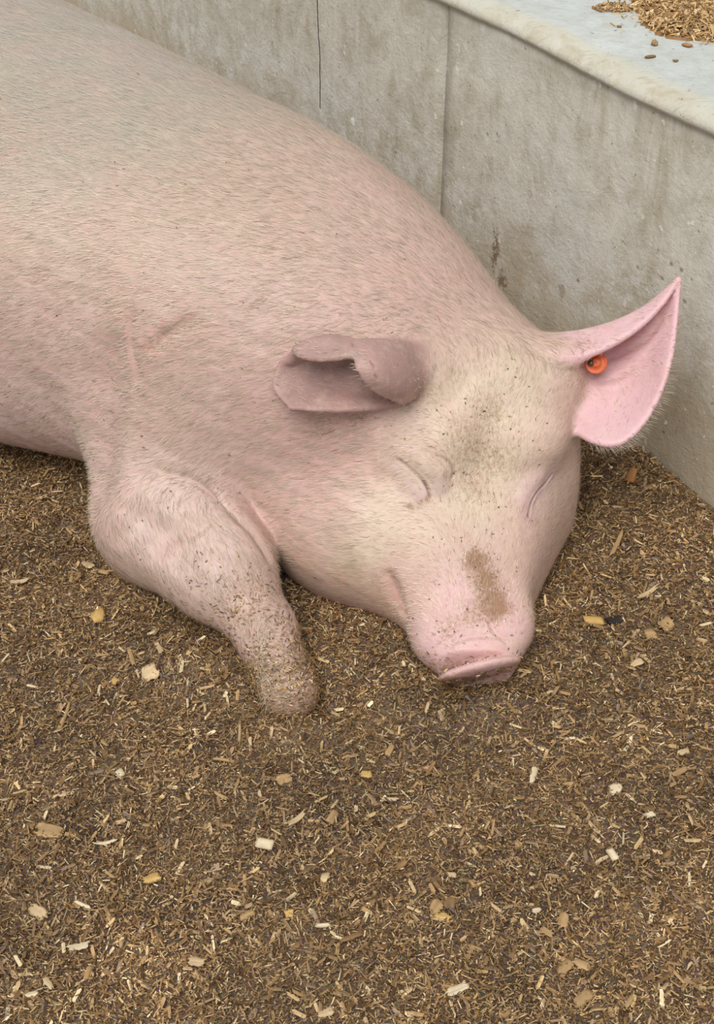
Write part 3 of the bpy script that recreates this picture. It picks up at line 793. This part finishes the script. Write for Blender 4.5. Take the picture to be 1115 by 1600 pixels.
# ------------------------------------------------------------------ bristles
def build_bristles(n):
    tri = PV[PQ]; cen = tri.mean(1)
    nor = np.cross(tri[:, 2] - tri[:, 0], tri[:, 3] - tri[:, 1]); area = np.linalg.norm(nor, axis=1) / 2
    nor /= np.maximum(np.linalg.norm(nor, axis=1, keepdims=True), 1e-12)
    er, el = EARR[PQ].mean(1), EARL[PQ].mean(1)
    s = cen[:, 0] * -0.768 + (cen[:, 1] - 1.45) * 0.64
    w = area * (cen[:, 2] > 0.015) * np.clip((0.95 - s) / 0.15, 0.12, 1) * (1 - 0.75 * np.maximum(er, el))
    snout = np.clip((1.16 - cen[:, 1]) / 0.05, 0, 1) * (cen[:, 0] > 0.05)
    w = w * (1 - 0.85 * snout)
    E = FEAT; w = w * (1 - 0.95 * blob(cen, E['eye_l'] + E['eye_r'] + E['lid_l_up'] + E['lid_l_low'] + E['lid_r_up'], 0.012))     # bare eyelids
    facing = ((np.array([0.0, 0.0, 1.19]) - cen) * nor).sum(1)
    w = w * np.where(facing > -0.3, 1, 0.15)
    w /= w.sum()
    i = RNG.choice(len(w), n, p=w)
    a, b = RNG.random((n, 1)), RNG.random((n, 1)); q = tri[i]
    p = (q[:, 0] * (1 - a) + q[:, 1] * a) * (1 - b) + (q[:, 3] * (1 - a) + q[:, 2] * a) * b
    N = PF.grad(p)
    fl = flow(p) + RNG.normal(0, 0.16, (n, 3))
    sw = smooth_noise(p[:, 0] + p[:, 2], p[:, 1] - p[:, 2], 31, 28, 2)[:, None]
    side = np.cross(N, fl); fl = fl + 0.22 * sw * side
    d = fl - N * (fl * N).sum(1, keepdims=True); d /= np.maximum(np.linalg.norm(d, axis=1, keepdims=True), 1e-9)
    wv = np.cross(N, d)
    L = RNG.uniform(0.010, 0.021, (n, 1))
    face = ((p[:, 0] > 0.02) & (p[:, 1] < 1.36))[:, None]; L = np.where(face, L * 0.6, L)
    L = L * (1 - 0.5 * snout[i][:, None]) * (1 - 0.4 * np.maximum(er, el)[i][:, None])
    wd = RNG.uniform(0.00010, 0.00024, (n, 1))
    lift = RNG.uniform(0.0006, 0.0022, (n, 1))
    m = p + d * L * 0.5 + N * lift; t = p + d * L + N * lift * RNG.uniform(0.6, 1.8, (n, 1)) + wv * RNG.normal(0, 0.0015, (n, 1))
    base = p - N * 0.0005
    # fringe along the outer edge of the upright ear
    ed = np.array(EAR_R[0]); ned = 420; u = RNG.uniform(0.9, 4.6, ned)
    fp = np.stack([catmull(np.arange(6), ed[:, i], u) for i in range(3)], 1) + RNG.normal(0, 0.002, (ned, 3))
    cc = np.array([0.30, 1.41, 0.245]); fd = fp - cc; fd /= np.linalg.norm(fd, axis=1, keepdims=True); fd = fd * 0.7 + np.array([0.45, 0.25, 0.1]) + RNG.normal(0, 0.15, (ned, 3)); fd /= np.linalg.norm(fd, axis=1, keepdims=True)
    fl2 = RNG.uniform(0.008, 0.018, (ned, 1)); fw = np.cross(fd, np.array([0, -0.766, 0.643])); fw /= np.linalg.norm(fw, axis=1, keepdims=True)
    base = np.vstack([base, fp]); m = np.vstack([m, fp + fd * fl2 * 0.5]); t = np.vstack([t, fp + fd * fl2 + np.array([0, 0, -0.001])]); wv = np.vstack([wv, fw]); wd = np.vstack([wd, np.full((ned, 1), 0.00022)])
    V = np.stack([base - wv * wd, base + wv * wd, m - wv * wd * 0.9, m + wv * wd * 0.9, t], 1).reshape(-1, 3)
    k = np.arange(n + ned)[:, None] * 5
    me = mesh_np('bristles', V, [k + np.array([[0, 1, 3, 2]]), k + np.array([[2, 3, 4]])], True)
    col = np.where(RNG.random((n, 1)) < 0.035, lin(150, 120, 98), lin(226, 208, 186)) * RNG.uniform(0.6, 1.1, (n, 1))
    fc = np.clip((p[:, 0] - 0.0) / 0.04, 0, 1) * np.clip((1.34 - p[:, 1]) / 0.04, 0, 1); col = col * (1 + 0.22 * fc[:, None])
    md = np.clip(mud_at(p) * 1.3 + RNG.uniform(-0.9, 0.1, n), 0, 1)[:, None] * 0.9; col = col * (1 - md) + lin(150, 108, 66) * md
    grey = (np.clip((p[:, 2] - 0.38) / 0.08, 0, 1) * np.clip((s[i] - 0.1) / 0.3, 0, 1))[:, None]
    col = col * (1 - 0.5 * grey) + lin(200, 202, 196) * 0.5 * grey  # the same grey sheen painted into the bristles of the back
    col = np.vstack([col, np.tile(lin(150, 130, 112), (ned, 1)) * RNG.uniform(0.6, 1.3, (ned, 1))])
    set_color(me, 'Col', np.repeat(col, 5, 0))
    o = link('bristles', me, M_HAIR, pig, kind='stuff'); o['label'] = 'short pale bristles lying along the skin'
build_bristles(150000 if VOX < 0.005 else 30000)

# ------------------------------------------------------------------ ear tag
def lathe(prof, n=28):
    V = []; 
    for r, z in prof:
        for k in range(n): V.append((r * math.cos(6.28318 * k / n), r * math.sin(6.28318 * k / n), z))
    m = len(prof); idx = np.arange(m * n).reshape(m, n); nx = np.roll(idx, -1, 1)
    q = np.stack([idx[:-1], nx[:-1], nx[1:], idx[1:]], -1).reshape(-1, 4)
    return np.array(V), q
def build_tag():
    V, q = lathe([(0.0005, -0.001), (0.0125, -0.0008), (0.0134, 0.0), (0.0134, 0.0016), (0.0128, 0.0024), (0.0118, 0.0020), (0.006, 0.0016), (0.0050, 0.0034), (0.0042, 0.0036), (0.0005, 0.0034)])
    tag = link('ear_tag', mesh_np('ear_tag', V, q, True), mat_plain('orange_plastic', lin(214, 96, 40), 0.45), pig)
    tag['label'] = 'round orange ear tag'
    z = Vector((-0.30, -0.72, 0.62)).normalized()
    tag.rotation_euler = z.to_track_quat('Z', 'Y').to_euler()
    tag.location = TAG_LOC
    V, q = lathe([(0.0003, -0.026), (0.0022, -0.026), (0.0022, -0.001), (0.0022, 0.0042), (0.0036, 0.0044), (0.0036, 0.0056), (0.0026, 0.0064), (0.0003, 0.0066)], 16)
    pin = link('pin', mesh_np('pin', V, q, True), mat_plain('dull_steel', lin(96, 88, 80), 0.4, 0.8), tag)
    pin.location = (-0.0055, -0.002, 0.0); pin['label'] = 'small grey metal pin'
build_tag()
CHIPS = [
    (-0.094, 0.883, -15, 0.0179, 0.0109, 'white', 'block', 'small cream-white wooden block lying on the bedding below the hoof'),
    (-0.078, 0.970, 22, 0.0188, 0.0122, 'tan', 'flake', 'rounded tan wood flake on the bedding straight below the hoof'),
    (-0.063, 0.913, 38, 0.0294, 0.0061, 'pale', 'stick', 'pale split wood stick on the bedding, right above the cream block'),
    (-0.026, 0.919, 69, 0.0177, 0.0091, 'tan', 'block', 'tan wood block standing on edge beside the pale split stick'),
    (-0.238, 1.124, 22, 0.0213, 0.0202, 'pale', 'flake', 'broad pale wood flake on the bedding left of the hoof'),
    (-0.205, 0.841, 27, 0.0203, 0.0104, 'yellow', 'flake', 'rounded yellow-tan wood flake in a dark patch of bedding, left of centre'),
    (-0.317, 0.903, 3, 0.0328, 0.0157, 'tan', 'bundle', 'wide striated tan wood splinter near the left edge'),
    (-0.257, 0.887, 11, 0.0247, 0.0036, 'white', 'stick', 'thin straight whitish sliver of wood right of the striated splinter'),
    (-0.313, 0.807, -36, 0.0248, 0.0116, 'pale', 'flake', 'pale wood flake near the left edge, below the striated splinter'),
    (-0.268, 0.810, -28, 0.0186, 0.0042, 'white', 'stick', 'short white splinter right of the pale flake near the left edge'),
    (-0.266, 0.766, 10, 0.0242, 0.0077, 'white', 'flake', 'irregular white wood splinter near the lower left corner'),
    (-0.289, 0.727, -46, 0.0167, 0.0061, 'pale', 'flake', 'pale forked wood chip in the lower left corner'),
    (-0.303, 0.715, 19, 0.0119, 0.0057, 'white', 'flake', 'small white oval wood chip at the lower left corner'),
    (-0.151, 0.746, -8, 0.0186, 0.0093, 'pale', 'flake', 'pale thin wood flake with a dark edge on the lower bedding'),
    (-0.254, 0.979, -57, 0.0125, 0.0075, 'white', 'flake', 'small white wood chip on the bedding far below the elbow'),
    (-0.066, 0.799, 8, 0.0100, 0.0078, 'yellow', 'flake', 'small bright yellow wood chip near the bottom centre'),
    (-0.032, 0.843, -19, 0.0095, 0.0115, 'pale', 'flake', 'three-cornered pale wood chip right of the bottom centre'),
    (-0.033, 0.786, 0, 0.0161, 0.0043, 'white', 'stick', 'short white stick lying level near the bottom centre'),
    (-0.029, 0.696, 19, 0.0160, 0.0073, 'pale', 'flake', 'pale wood flake at the bottom edge'),
    (0.010, 0.979, 0, 0.0137, 0.0096, 'yellow', 'flake', 'yellow-tan oval wood chip on the bedding below the snout'),
    (0.036, 1.013, 64, 0.0201, 0.0066, 'tan', 'flake', 'tan wood flake on the bedding straight below the snout disc'),
    (0.035, 0.947, 0, 0.0189, 0.0047, 'pale', 'stick', 'pale straight stick on the bedding below the yellow-tan oval chip'),
    (0.189, 0.975, -105, 0.0236, 0.0068, 'white', 'flake', 'white bent wood curl with a dark side on the right-hand bedding'),
    (0.275, 0.958, 6, 0.0166, 0.0114, 'white', 'flake', 'bright cream wood chip on the right-hand bedding'),
    (0.260, 0.874, -72, 0.0148, 0.0080, 'white', 'block', 'square white wood chip on the lower right bedding'),
    (0.249, 0.869, 29, 0.0192, 0.0044, 'pale', 'stick', 'thin pale stick pointing at the square white chip'),
    (0.095, 0.848, -8, 0.0116, 0.0063, 'pale', 'flake', 'pale oval wood chip above the cluster of tan flakes'),
    (0.084, 0.799, -19, 0.0181, 0.0086, 'yellow', 'flake', 'orange-yellow wood flake in front of a cluster of tan flakes'),
    (0.078, 0.812, 48, 0.0178, 0.0127, 'tan', 'flake', 'broad tan wood flake on the left side of the cluster'),
    (0.092, 0.816, 69, 0.0158, 0.0108, 'brown', 'flake', 'upright brown wood flake on the right side of the cluster'),
    (0.094, 0.720, 23, 0.0238, 0.0090, 'white', 'flake', 'long whitish wood flake near the bottom edge'),
    (0.197, 0.744, 39, 0.0239, 0.0103, 'tan', 'flake', 'tan wood flake near the bottom edge, crossing another flake'),
    (0.213, 0.747, -31, 0.0185, 0.0089, 'tan', 'flake', 'tan wood flake near the bottom edge, crossed by its neighbour'),
    (0.210, 0.711, 30, 0.0236, 0.0104, 'tan', 'flake', 'flat tan wood chip in the lower right corner area'),
    (0.253, 0.709, 52, 0.0215, 0.0052, 'tan', 'stick', 'tan wood stick in the lower right corner area'),
    (0.201, 0.796, 61, 0.0197, 0.0104, 'tan', 'flake', 'tan wood flake standing in the lower right bedding'),
    (0.184, 0.782, -45, 0.0159, 0.0063, 'tan', 'stick', 'tan wood stick left of the standing flake on the right'),
    (0.284, 1.212, 11, 0.0240, 0.0139, 'yellow', 'block', 'bright yellow wood piece on the bedding right of the snout'),
    (0.308, 1.216, 33, 0.0282, 0.0113, 'black', 'flake', 'blackened bark piece touching the bright yellow wood piece'),
    (0.370, 1.208, 31, 0.0257, 0.0165, 'tan', 'flake', 'rounded tan flake on the right-hand bedding level with the yellow piece'),
    (0.350, 1.193, 24, 0.0161, 0.0146, 'tan', 'flake', 'smaller tan flake touching the rounded tan flake on the right'),
    (0.325, 1.143, 32, 0.0194, 0.0100, 'pale', 'flake', 'pale wood flake below the rounded tan flakes on the right'),
    (-0.317, 1.303, -25, 0.0169, 0.0065, 'tan', 'stick', 'short tan stick on the bedding against the elbow'),
    (-0.340, 1.320, -38, 0.0233, 0.0085, 'pale', 'flake', 'pale wood flake on the bedding left of the elbow'),
    (-0.313, 1.223, 29, 0.0229, 0.0187, 'yellow', 'clump', 'crumbly yellow clump of sawdust on the bedding below the elbow'),
    (-0.262, 1.146, 111, 0.0309, 0.0051, 'tan', 'stick', 'upright tan splinter between the elbow and the broad pale flake'),
    (-0.230, 1.153, 118, 0.0236, 0.0062, 'pale', 'flake', 'pale splinter just above the broad pale flake'),
    (-0.277, 1.114, -32, 0.0113, 0.0088, 'yellow', 'flake', 'small yellow chip left of the broad pale flake'),
    (-0.417, 1.279, 12, 0.0218, 0.0066, 'pale', 'stick', 'pale stick near the left edge level with the elbow'),
    (0.365, 1.467, 61, 0.0377, 0.0133, 'orange', 'flake', 'orange-brown wood chip on the bedding mound under the upright ear'),
    (0.331, 1.350, 63, 0.0445, 0.0058, 'tan', 'stick', 'tan splinter lying up the mound right of the eye'),
    (0.355, 1.262, 35, 0.0434, 0.0062, 'pale', 'stick', 'long pale splinter on the mound above the yellow piece'),
    (0.346, 0.979, 32, 0.0199, 0.0064, 'tan', 'stick', 'tan thin chip near the right edge'),
    (0.355, 1.005, 20, 0.0158, 0.0067, 'pale', 'flake', 'pale chip near the right edge above a tan thin chip'),
    (0.306, 0.923, 16, 0.0117, 0.0065, 'white', 'flake', 'small white chip near the right edge below a tan thin chip'),
    (0.079, 1.070, 75, 0.0198, 0.0040, 'pale', 'stick', 'pale splinter on the bedding just under the snout disc'),
    (-0.143, 0.947, -34, 0.0241, 0.0045, 'tan', 'stick', 'slim tan splinter on the bedding left of the rounded tan flake'),
    (-0.129, 1.031, -91, 0.0332, 0.0036, 'tan', 'stick', 'long slim tan stick pointing at the hoof from below'),
    (-0.144, 0.997, -7, 0.0309, 0.0039, 'tan', 'stick', 'long thin straw-coloured stick lying level below the hoof'),
    (-0.327, 1.059, 82, 0.0575, 0.0038, 'tan', 'stick', 'long curved straw stem at the left below the elbow'),
    (0.347, 0.917, -81, 0.0200, 0.0035, 'pale', 'stick', 'thin pale stick near the right edge, upright'),
    (0.332, 0.842, -96, 0.0168, 0.0033, 'white', 'stick', 'upright white splinter near the right edge'),
    (0.176, 0.807, 16, 0.0107, 0.0052, 'white', 'flake', 'small white chip beside dark bedding, lower right'),
    (0.079, 0.987, -115, 0.0253, 0.0048, 'brown', 'flake', 'brown wood flake between the snout and the yellow-tan chip'),
    (0.044, 0.861, 43, 0.0181, 0.0067, 'brown', 'flake', 'pale brown chip left of the cluster of flakes'),
    (-0.005, 0.773, 27, 0.0248, 0.0058, 'brown', 'flake', 'brown wood sliver left of the bottom centre'),
    (-0.195, 0.798, -87, 0.0217, 0.0038, 'tan', 'stick', 'upright tan stick below the rounded yellow-tan flake'),
    (-0.107, 0.798, 31, 0.0196, 0.0075, 'tan', 'flake', 'tan wood sliver left of the small bright yellow chip'),
]

# ------------------------------------------------------------------ shavings (a mass nobody could count)
def slivers(P, N, length, width, yaw, tilt, col, roof):
    """bent slivers: two faces meeting at a ridge, lying on normal N"""
    n = len(P)
    up = N / np.linalg.norm(N, axis=1, keepdims=True)
    a = np.stack([np.cos(yaw), np.sin(yaw), np.zeros(n)], 1); a = a - up * (a * up).sum(1, keepdims=True); a /= np.linalg.norm(a, axis=1, keepdims=True)
    b = np.cross(up, a)
    a2 = a * np.cos(tilt[:, 0])[:, None] + up * np.sin(tilt[:, 0])[:, None]
    u2 = np.cross(a2, b)
    b2 = b * np.cos(tilt[:, 1])[:, None] + u2 * np.sin(tilt[:, 1])[:, None]; u3 = np.cross(a2, b2)
    l = a2 * length[:, None] / 2; w = b2 * width[:, None] / 2; r = u3 * roof[:, None]
    j = RNG.uniform(0.55, 1.0, (n, 4, 1))
    V = np.stack([P - l * j[:, 0] - w, P + l * j[:, 1] - w * 0.7, P - l + r, P + l + r * 0.7, P - l * j[:, 2] + w * 0.8, P + l * j[:, 3] + w], 1).reshape(-1, 3)
    k = np.arange(n)[:, None] * 6
    F = np.concatenate([k + np.array([[0, 1, 3, 2]]), k + np.array([[2, 3, 5, 4]])])
    return V, F, np.repeat(col, 6, 0)

PAL = np.array([lin(80, 57, 34), lin(122, 92, 57), lin(154, 120, 77), lin(180, 145, 97), lin(210, 178, 126), lin(238, 216, 172)])
def shav_colour(n, shade, w=(0.17, 0.25, 0.26, 0.18, 0.10, 0.04)):
    i = RNG.choice(6, n, p=np.array(w) / sum(w))
    c = PAL[i] * RNG.uniform(0.8, 1.2, (n, 1))
    return c * np.exp(shade)[:, None]

def build_bedding(n):
    m = int(n * 2.2)
    y = 0.45 + 1.85 * RNG.random(m) ** 1.25
    x = RNG.uniform(-0.85, 0.75, m)
    half = 0.30 + 0.27 * (y - 0.45)
    keep = RNG.random(m) < np.where(np.abs(x) < half + 0.05, 1.0, 0.16)
    keep &= (np.stack([x, y], 1) @ WN) < WC - 0.007
    x, y = x[keep], y[keep]
    z = gz(x, y)
    ins = PF.sample(np.stack([x, y, z + 0.004], 1)) > -0.004
    inside_box = (x > PF.lo[0]) & (y > PF.lo[1])
    k = ins | ~inside_box; x, y, z = x[k], y[k], z[k]
    x, y, z = x[:n], y[:n], z[:n]; n = len(x)
    e = 0.004; N = np.stack([-(gz(x + e, y) - gz(x - e, y)) / (2 * e), -(gz(x, y + e) - gz(x, y - e)) / (2 * e), np.ones(n)], 1)
    kind = RNG.random(n)
    ln = np.where(kind < 0.62, RNG.uniform(0.002, 0.005, n), np.where(kind < 0.94, RNG.uniform(0.005, 0.012, n), RNG.uniform(0.008, 0.018, n)))
    wd = np.where(kind < 0.62, RNG.uniform(0.0008, 0.0018, n), np.where(kind < 0.94, RNG.uniform(0.0006, 0.0016, n), RNG.uniform(0.0018, 0.005, n)))
    yaw = RNG.uniform(0, 6.283, n)
    tilt = np.stack([RNG.normal(0, 0.35, n), RNG.normal(0, 0.5, n)], 1)
    P = np.stack([x, y, z + RNG.uniform(-0.0015, 0.0045, n)], 1)
    shade = 0.22 * smooth_noise(x, y, 41, 30, 3) + 0.16 * smooth_noise(x, y, 42, 8, 2)
    V, F, c = slivers(P, N, ln, wd, yaw, tilt, shav_colour(n, shade), RNG.uniform(0.0002, 0.0009, n))
    # bedding stuck on the hoof and the lower leg, and spilled against the snout
    cand = np.where((PV[:, 1] < 1.21) & (PV[:, 0] < -0.03) & (PV[:, 2] > 0.012))[0]
    wgt = np.clip((1.20 - PV[cand, 1]) / 0.10, 0, 1) ** 1.5 + 0.02
    wgt *= np.clip(0.55 + 0.9 * smooth_noise(PV[cand, 0], PV[cand, 1], 77, 60, 2), 0.02, 2)
    cand = RNG.choice(cand, 2600, p=wgt / wgt.sum())
    c2 = np.where((PV[:, 1] < 1.13) & (PV[:, 0] > 0.06) & (PV[:, 2] < 0.05) & (PV[:, 2] > -0.005))[0]
    cand = np.concatenate([cand, RNG.choice(c2, 260)]); nst = len(cand)
    # crumbs on the hide: forehead, muzzle, arm and flank
    for pts, rad, num in ((FEAT['mud_head'], 0.05, 90), (FEAT['mud_snout'], 0.035, 80), (FEAT['arm_w1'] + FEAT['elbow_dip'], 0.07, 50), (FEAT['belly'], 0.10, 60), ([(-0.2, 1.45, 0.38), (-0.1, 1.36, 0.3), (-0.3, 1.5, 0.42)], 0.16, 60)):
        w = blob(PV, pts, rad); cand = np.concatenate([cand, RNG.choice(len(PV), num, p=w / w.sum())])
    N2 = PF.grad(PV[cand]); m = len(cand)
    lf = RNG.uniform(0.0002, 0.0025, (m, 1)); lf[nst:] = 0.0012; jit = RNG.normal(0, 0.0015, (m, 3)); jit -= N2 * (jit * N2).sum(1, keepdims=True)
    P2 = PV[cand] + N2 * lf + jit
    l2 = RNG.uniform(0.002, 0.007, m); l2[nst:] = RNG.uniform(0.0012, 0.004, m - nst); sh2 = np.full(m, 0.1); sh2[nst:] = -0.15; t2 = RNG.normal(0, 0.4, (m, 2)); t2[nst:] *= 0.3
    V2, F2, cc2 = slivers(P2, N2, l2, RNG.uniform(0.0007, 0.0018, m), RNG.uniform(0, 6.28, m), t2, shav_colour(m, sh2), RNG.uniform(0.0002, 0.0007, m))
    me = mesh_np('bedding', V, F); set_color(me, 'Col', c)
    link('bedding', me, M_SHAV, label='brown wood-shaving bedding covering the floor under the pig', cat='bedding', kind='stuff')
    me = mesh_np('clinging_shavings', V2, F2); set_color(me, 'Col', cc2)
    o = link('clinging_shavings', me, M_SHAV, pig, kind='stuff'); o['label'] = 'brown wood shavings clinging to the hoof, snout and hide'
build_bedding(270000 if VOX < 0.005 else 40000)

# ------------------------------------------------------------------ single wood chips that stand out
CHIP_RGB = {'white': (224, 206, 172), 'pale': (204, 178, 138), 'tan': (178, 146, 102), 'yellow': (206, 170, 104), 'brown': (150, 116, 78), 'orange': (170, 122, 76), 'black': (44, 40, 38)}
def chip_mesh(L, W, col, shape, rng):
    nu, nv = (8, 4) if shape != 'bundle' else (8, 8)
    thick = {'stick': min(0.0028, W * 0.6), 'block': 0.0045, 'flake': 0.0024, 'bundle': 0.005, 'clump': 0.0045}[shape]; thick = min(thick, W * 0.55)
    U, Vv = np.meshgrid(np.linspace(-1, 1, nu + 1), np.linspace(-1, 1, nv + 1), indexing='ij')
    if shape == 'block': prof = np.where(np.abs(U) > 0.99, 0.9, 1.0)
    elif shape == 'stick': prof = 1 - 0.45 * np.abs(U) ** 3
    elif shape == 'clump': prof = np.sqrt(np.clip(1.02 - U ** 2, 0.05, 1))
    else: prof = np.clip((1.02 - np.abs(U) ** rng.uniform(3.0, 7.0)), 0.25, 1) ** 0.8 * (1 + rng.uniform(-0.3, 0.3) * U)
    jag = rng.uniform(-0.22, 0.16, (nu + 1, 1)) * (shape in ('flake', 'bundle', 'clump')) * np.sign(Vv)
    ends = rng.uniform(-0.4, 0.12, (1, nv + 1)) * (np.abs(U) > 0.99) * np.sign(U) * (shape != 'block')
    X = (U + ends) * L / 2; skew = rng.uniform(-0.25, 0.25) * W
    Y = Vv * (prof + jag) * W / 2 + skew * U * 0.5
    bend = rng.uniform(-0.1, 0.16) * L * U ** 2 * (shape != 'block')
    edge = np.maximum(np.abs(U) ** 6, np.abs(Vv) ** 4)
    grain = rng.uniform(-1, 1, (1, nv + 1)) * thick * (0.45 if shape == 'bundle' else 0.15)
    lump = rng.uniform(-1, 1, (nu + 1, nv + 1)) * thick * (0.5 if shape == 'clump' else 0.05)
    dome = (1 - U ** 2) * (1 - Vv ** 2) * thick * (0.6 if shape == 'clump' else 0.12)
    T = np.stack([X, Y, bend + thick * (1 - 0.35 * edge) + grain + lump + dome], -1).reshape(-1, 3)
    Bt = np.stack([X * 0.97, Y * 0.97, bend - 0.0002 + 0 * X], -1).reshape(-1, 3)
    idx = np.arange((nu + 1) * (nv + 1)).reshape(nu + 1, nv + 1); o = idx.size
    q = np.stack([idx[:-1, :-1], idx[1:, :-1], idx[1:, 1:], idx[:-1, 1:]], -1).reshape(-1, 4)
    rim = list(idx[:, 0]) + list(idx[-1, 1:]) + list(idx[-2::-1, -1]) + list(idx[0, -2:0:-1]); m = len(rim)
    side = np.array([[rim[i], o + rim[i], o + rim[(i + 1) % m], rim[(i + 1) % m]] for i in range(m)])
    me = mesh_np('wood_chip', np.vstack([T, Bt]), [np.vstack([q, q[:, ::-1] + o, side])])
    c = lin(*CHIP_RGB[col]) * (1 + 0.22 * rng.uniform(-1, 1, (1, nv + 1, 1))) * np.ones((nu + 1, 1, 1))
    c = c.reshape(-1, 3); set_color(me, 'Col', np.vstack([c, c * 0.8]))
    return me

def build_chips():
    for i, (x, y, ang, L, W, col, shape, lab) in enumerate(CHIPS):
        rng = np.random.default_rng(100 + i)
        z = float(gz(x, y))
        nm = {'stick': 'wood_stick', 'clump': 'sawdust_clump', 'bundle': 'wood_splinter', 'block': 'wood_block'}.get(shape, 'wood_chip' if col != 'black' else 'bark_piece')
        cat = {'wood_stick': 'wood stick', 'sawdust_clump': 'sawdust', 'wood_splinter': 'wood splinter', 'wood_block': 'wood block', 'bark_piece': 'bark'}.get(nm, 'wood chip')
        e = 0.006; tx = -math.atan((float(gz(x, y + e)) - float(gz(x, y - e))) / (2 * e)); ty = math.atan((float(gz(x + e, y)) - float(gz(x - e, y))) / (2 * e))
        o = link(nm, chip_mesh(L, W, col, shape, rng), M_CHIP, label=lab, cat=cat, group='larger bits of wood lying on the bedding', loc=(x, y, z + 0.0024))
        R = Matrix.Rotation(-ty, 4, 'Y') @ Matrix.Rotation(-tx, 4, 'X') @ Matrix.Rotation(math.radians(ang), 4, 'Z') @ Matrix.Rotation(rng.uniform(-0.12, 0.25), 4, 'X') @ Matrix.Rotation(rng.uniform(-0.1, 0.1), 4, 'Y')
        o.rotation_euler = R.to_euler()
build_chips()

# ------------------------------------------------------------------ straw on the ledge
GOLD = np.array([lin(140, 102, 60), lin(176, 134, 82), lin(200, 158, 100), lin(220, 184, 124), lin(236, 206, 152), lin(160, 120, 74)])
def straw_heap(name, cx, cy, rx, ry, ang, hgt, n, seed, label, cat, kind):
    r = np.random.default_rng(seed); ca, sa = math.cos(ang), math.sin(ang)
    def top(px, py):
        q = np.clip(1 - (px / rx) ** 2 - (py / ry) ** 2 + 0.25 * smooth_noise(px, py, seed, 60, 2), 0, 1.4); return hgt * np.sqrt(q)
    g = np.linspace(-1.15, 1.15, 36); X, Y = np.meshgrid(g * rx, g * ry, indexing='ij'); Z = top(X, Y)
    idx = np.arange(X.size).reshape(X.shape); q = np.stack([idx[:-1, :-1], idx[1:, :-1], idx[1:, 1:], idx[:-1, 1:]], -1).reshape(-1, 4)
    q = q[(Z.ravel()[q] > 0).any(1)]
    V0 = np.stack([X.ravel(), Y.ravel(), Z.ravel() * 0.85 - 0.001], 1)
    px, py = r.uniform(-1.1, 1.1, 4 * n) * rx, r.uniform(-1.1, 1.1, 4 * n) * ry; k = (top(px, py) > 0) | (r.random(4 * n) < 0.012)
    px, py = px[k][:n], py[k][:n]; m = len(px); e = 0.003
    N = np.stack([-(top(px + e, py) - top(px - e, py)) / (2 * e), -(top(px, py + e) - top(px, py - e)) / (2 * e), np.ones(m)], 1)
    N[:, :2] = np.clip(N[:, :2], -1.2, 1.2)
    P = np.stack([px, py, top(px, py) + r.uniform(0.0002, 0.003, m)], 1)
    big = r.random(m) < 0.1
    V1, F1, c1 = slivers(P, N, np.where(big, r.uniform(0.01, 0.022, m), r.uniform(0.003, 0.010, m)), np.where(big, r.uniform(0.002, 0.005, m), r.uniform(0.0008, 0.0022, m)), r.uniform(0, 6.28, m), r.normal(0, 0.3, (m, 2)), GOLD[r.choice(6, m)] * r.uniform(0.8, 1.15, (m, 1)), r.uniform(0.0002, 0.0008, m))
    V = np.vstack([V0, V1]); W = V.copy(); W[:, 0] = cx + V[:, 0] * ca - V[:, 1] * sa; W[:, 1] = cy + V[:, 0] * sa + V[:, 1] * ca; W[:, 2] = LEDGE_Z + 0.0008 + V[:, 2]
    used = np.unique(np.concatenate([q.ravel(), np.arange(len(V0), len(V))])); re = np.full(len(V), -1); re[used] = np.arange(len(used))
    me = mesh_np(name, W[used], re[np.vstack([q, F1 + len(V0)])])
    set_color(me, 'Col', np.vstack([np.tile(lin(150, 112, 68), (len(V0), 1)), c1])[used])
    link(name, me, M_SHAV, label=label, cat=cat, kind=kind)
straw_heap('straw_pile', 0.474, 1.812, 0.118, 0.094, -0.35, 0.022, 8000, 5, 'golden pile of chopped straw on the pale ledge', 'straw pile', 'stuff')
straw_heap('straw_clump', 0.334, 1.836, 0.024, 0.008, -0.05, 0.008, 220, 9, 'small brown clump of straw on the ledge beside the golden pile', 'straw', None)

def build_crumbs():
    for i, (x, y, ang, L, W, col, shape, lab) in enumerate([
        (0.371, 1.720, 20, 0.009, 0.007, 'tan', 'clump', 'tiny tan crumb on the ledge in front of the straw pile'),
        (0.411, 1.716, -30, 0.013, 0.006, 'orange', 'flake', 'small reddish-brown flake on the ledge in front of the straw pile'),
        (0.359, 1.680, 15, 0.013, 0.004, 'brown', 'stick', 'short brown stick on the ledge nearer its worn edge'),
        (0.388, 1.668, -10, 0.007, 0.003, 'brown', 'stick', 'tiny brown speck of straw on the ledge, nearest its worn edge'),
        (0.335, 1.778, -5, 0.008, 0.003, 'brown', 'stick', 'tiny brown splinter on the ledge below the small straw clump'),
        (0.362, 1.836, -3, 0.024, 0.0016, 'brown', 'stick', 'thin dark straw bridging the straw clump and the straw pile')]):
        rng = np.random.default_rng(300 + i)
        link('straw_crumb', chip_mesh(L, W, col, shape, rng), M_CHIP, label=lab, cat='straw bit', group='bits of straw scattered on the ledge', loc=(x, y, LEDGE_Z + 0.002), rot=(0, 0, math.radians(ang)))
build_crumbs()
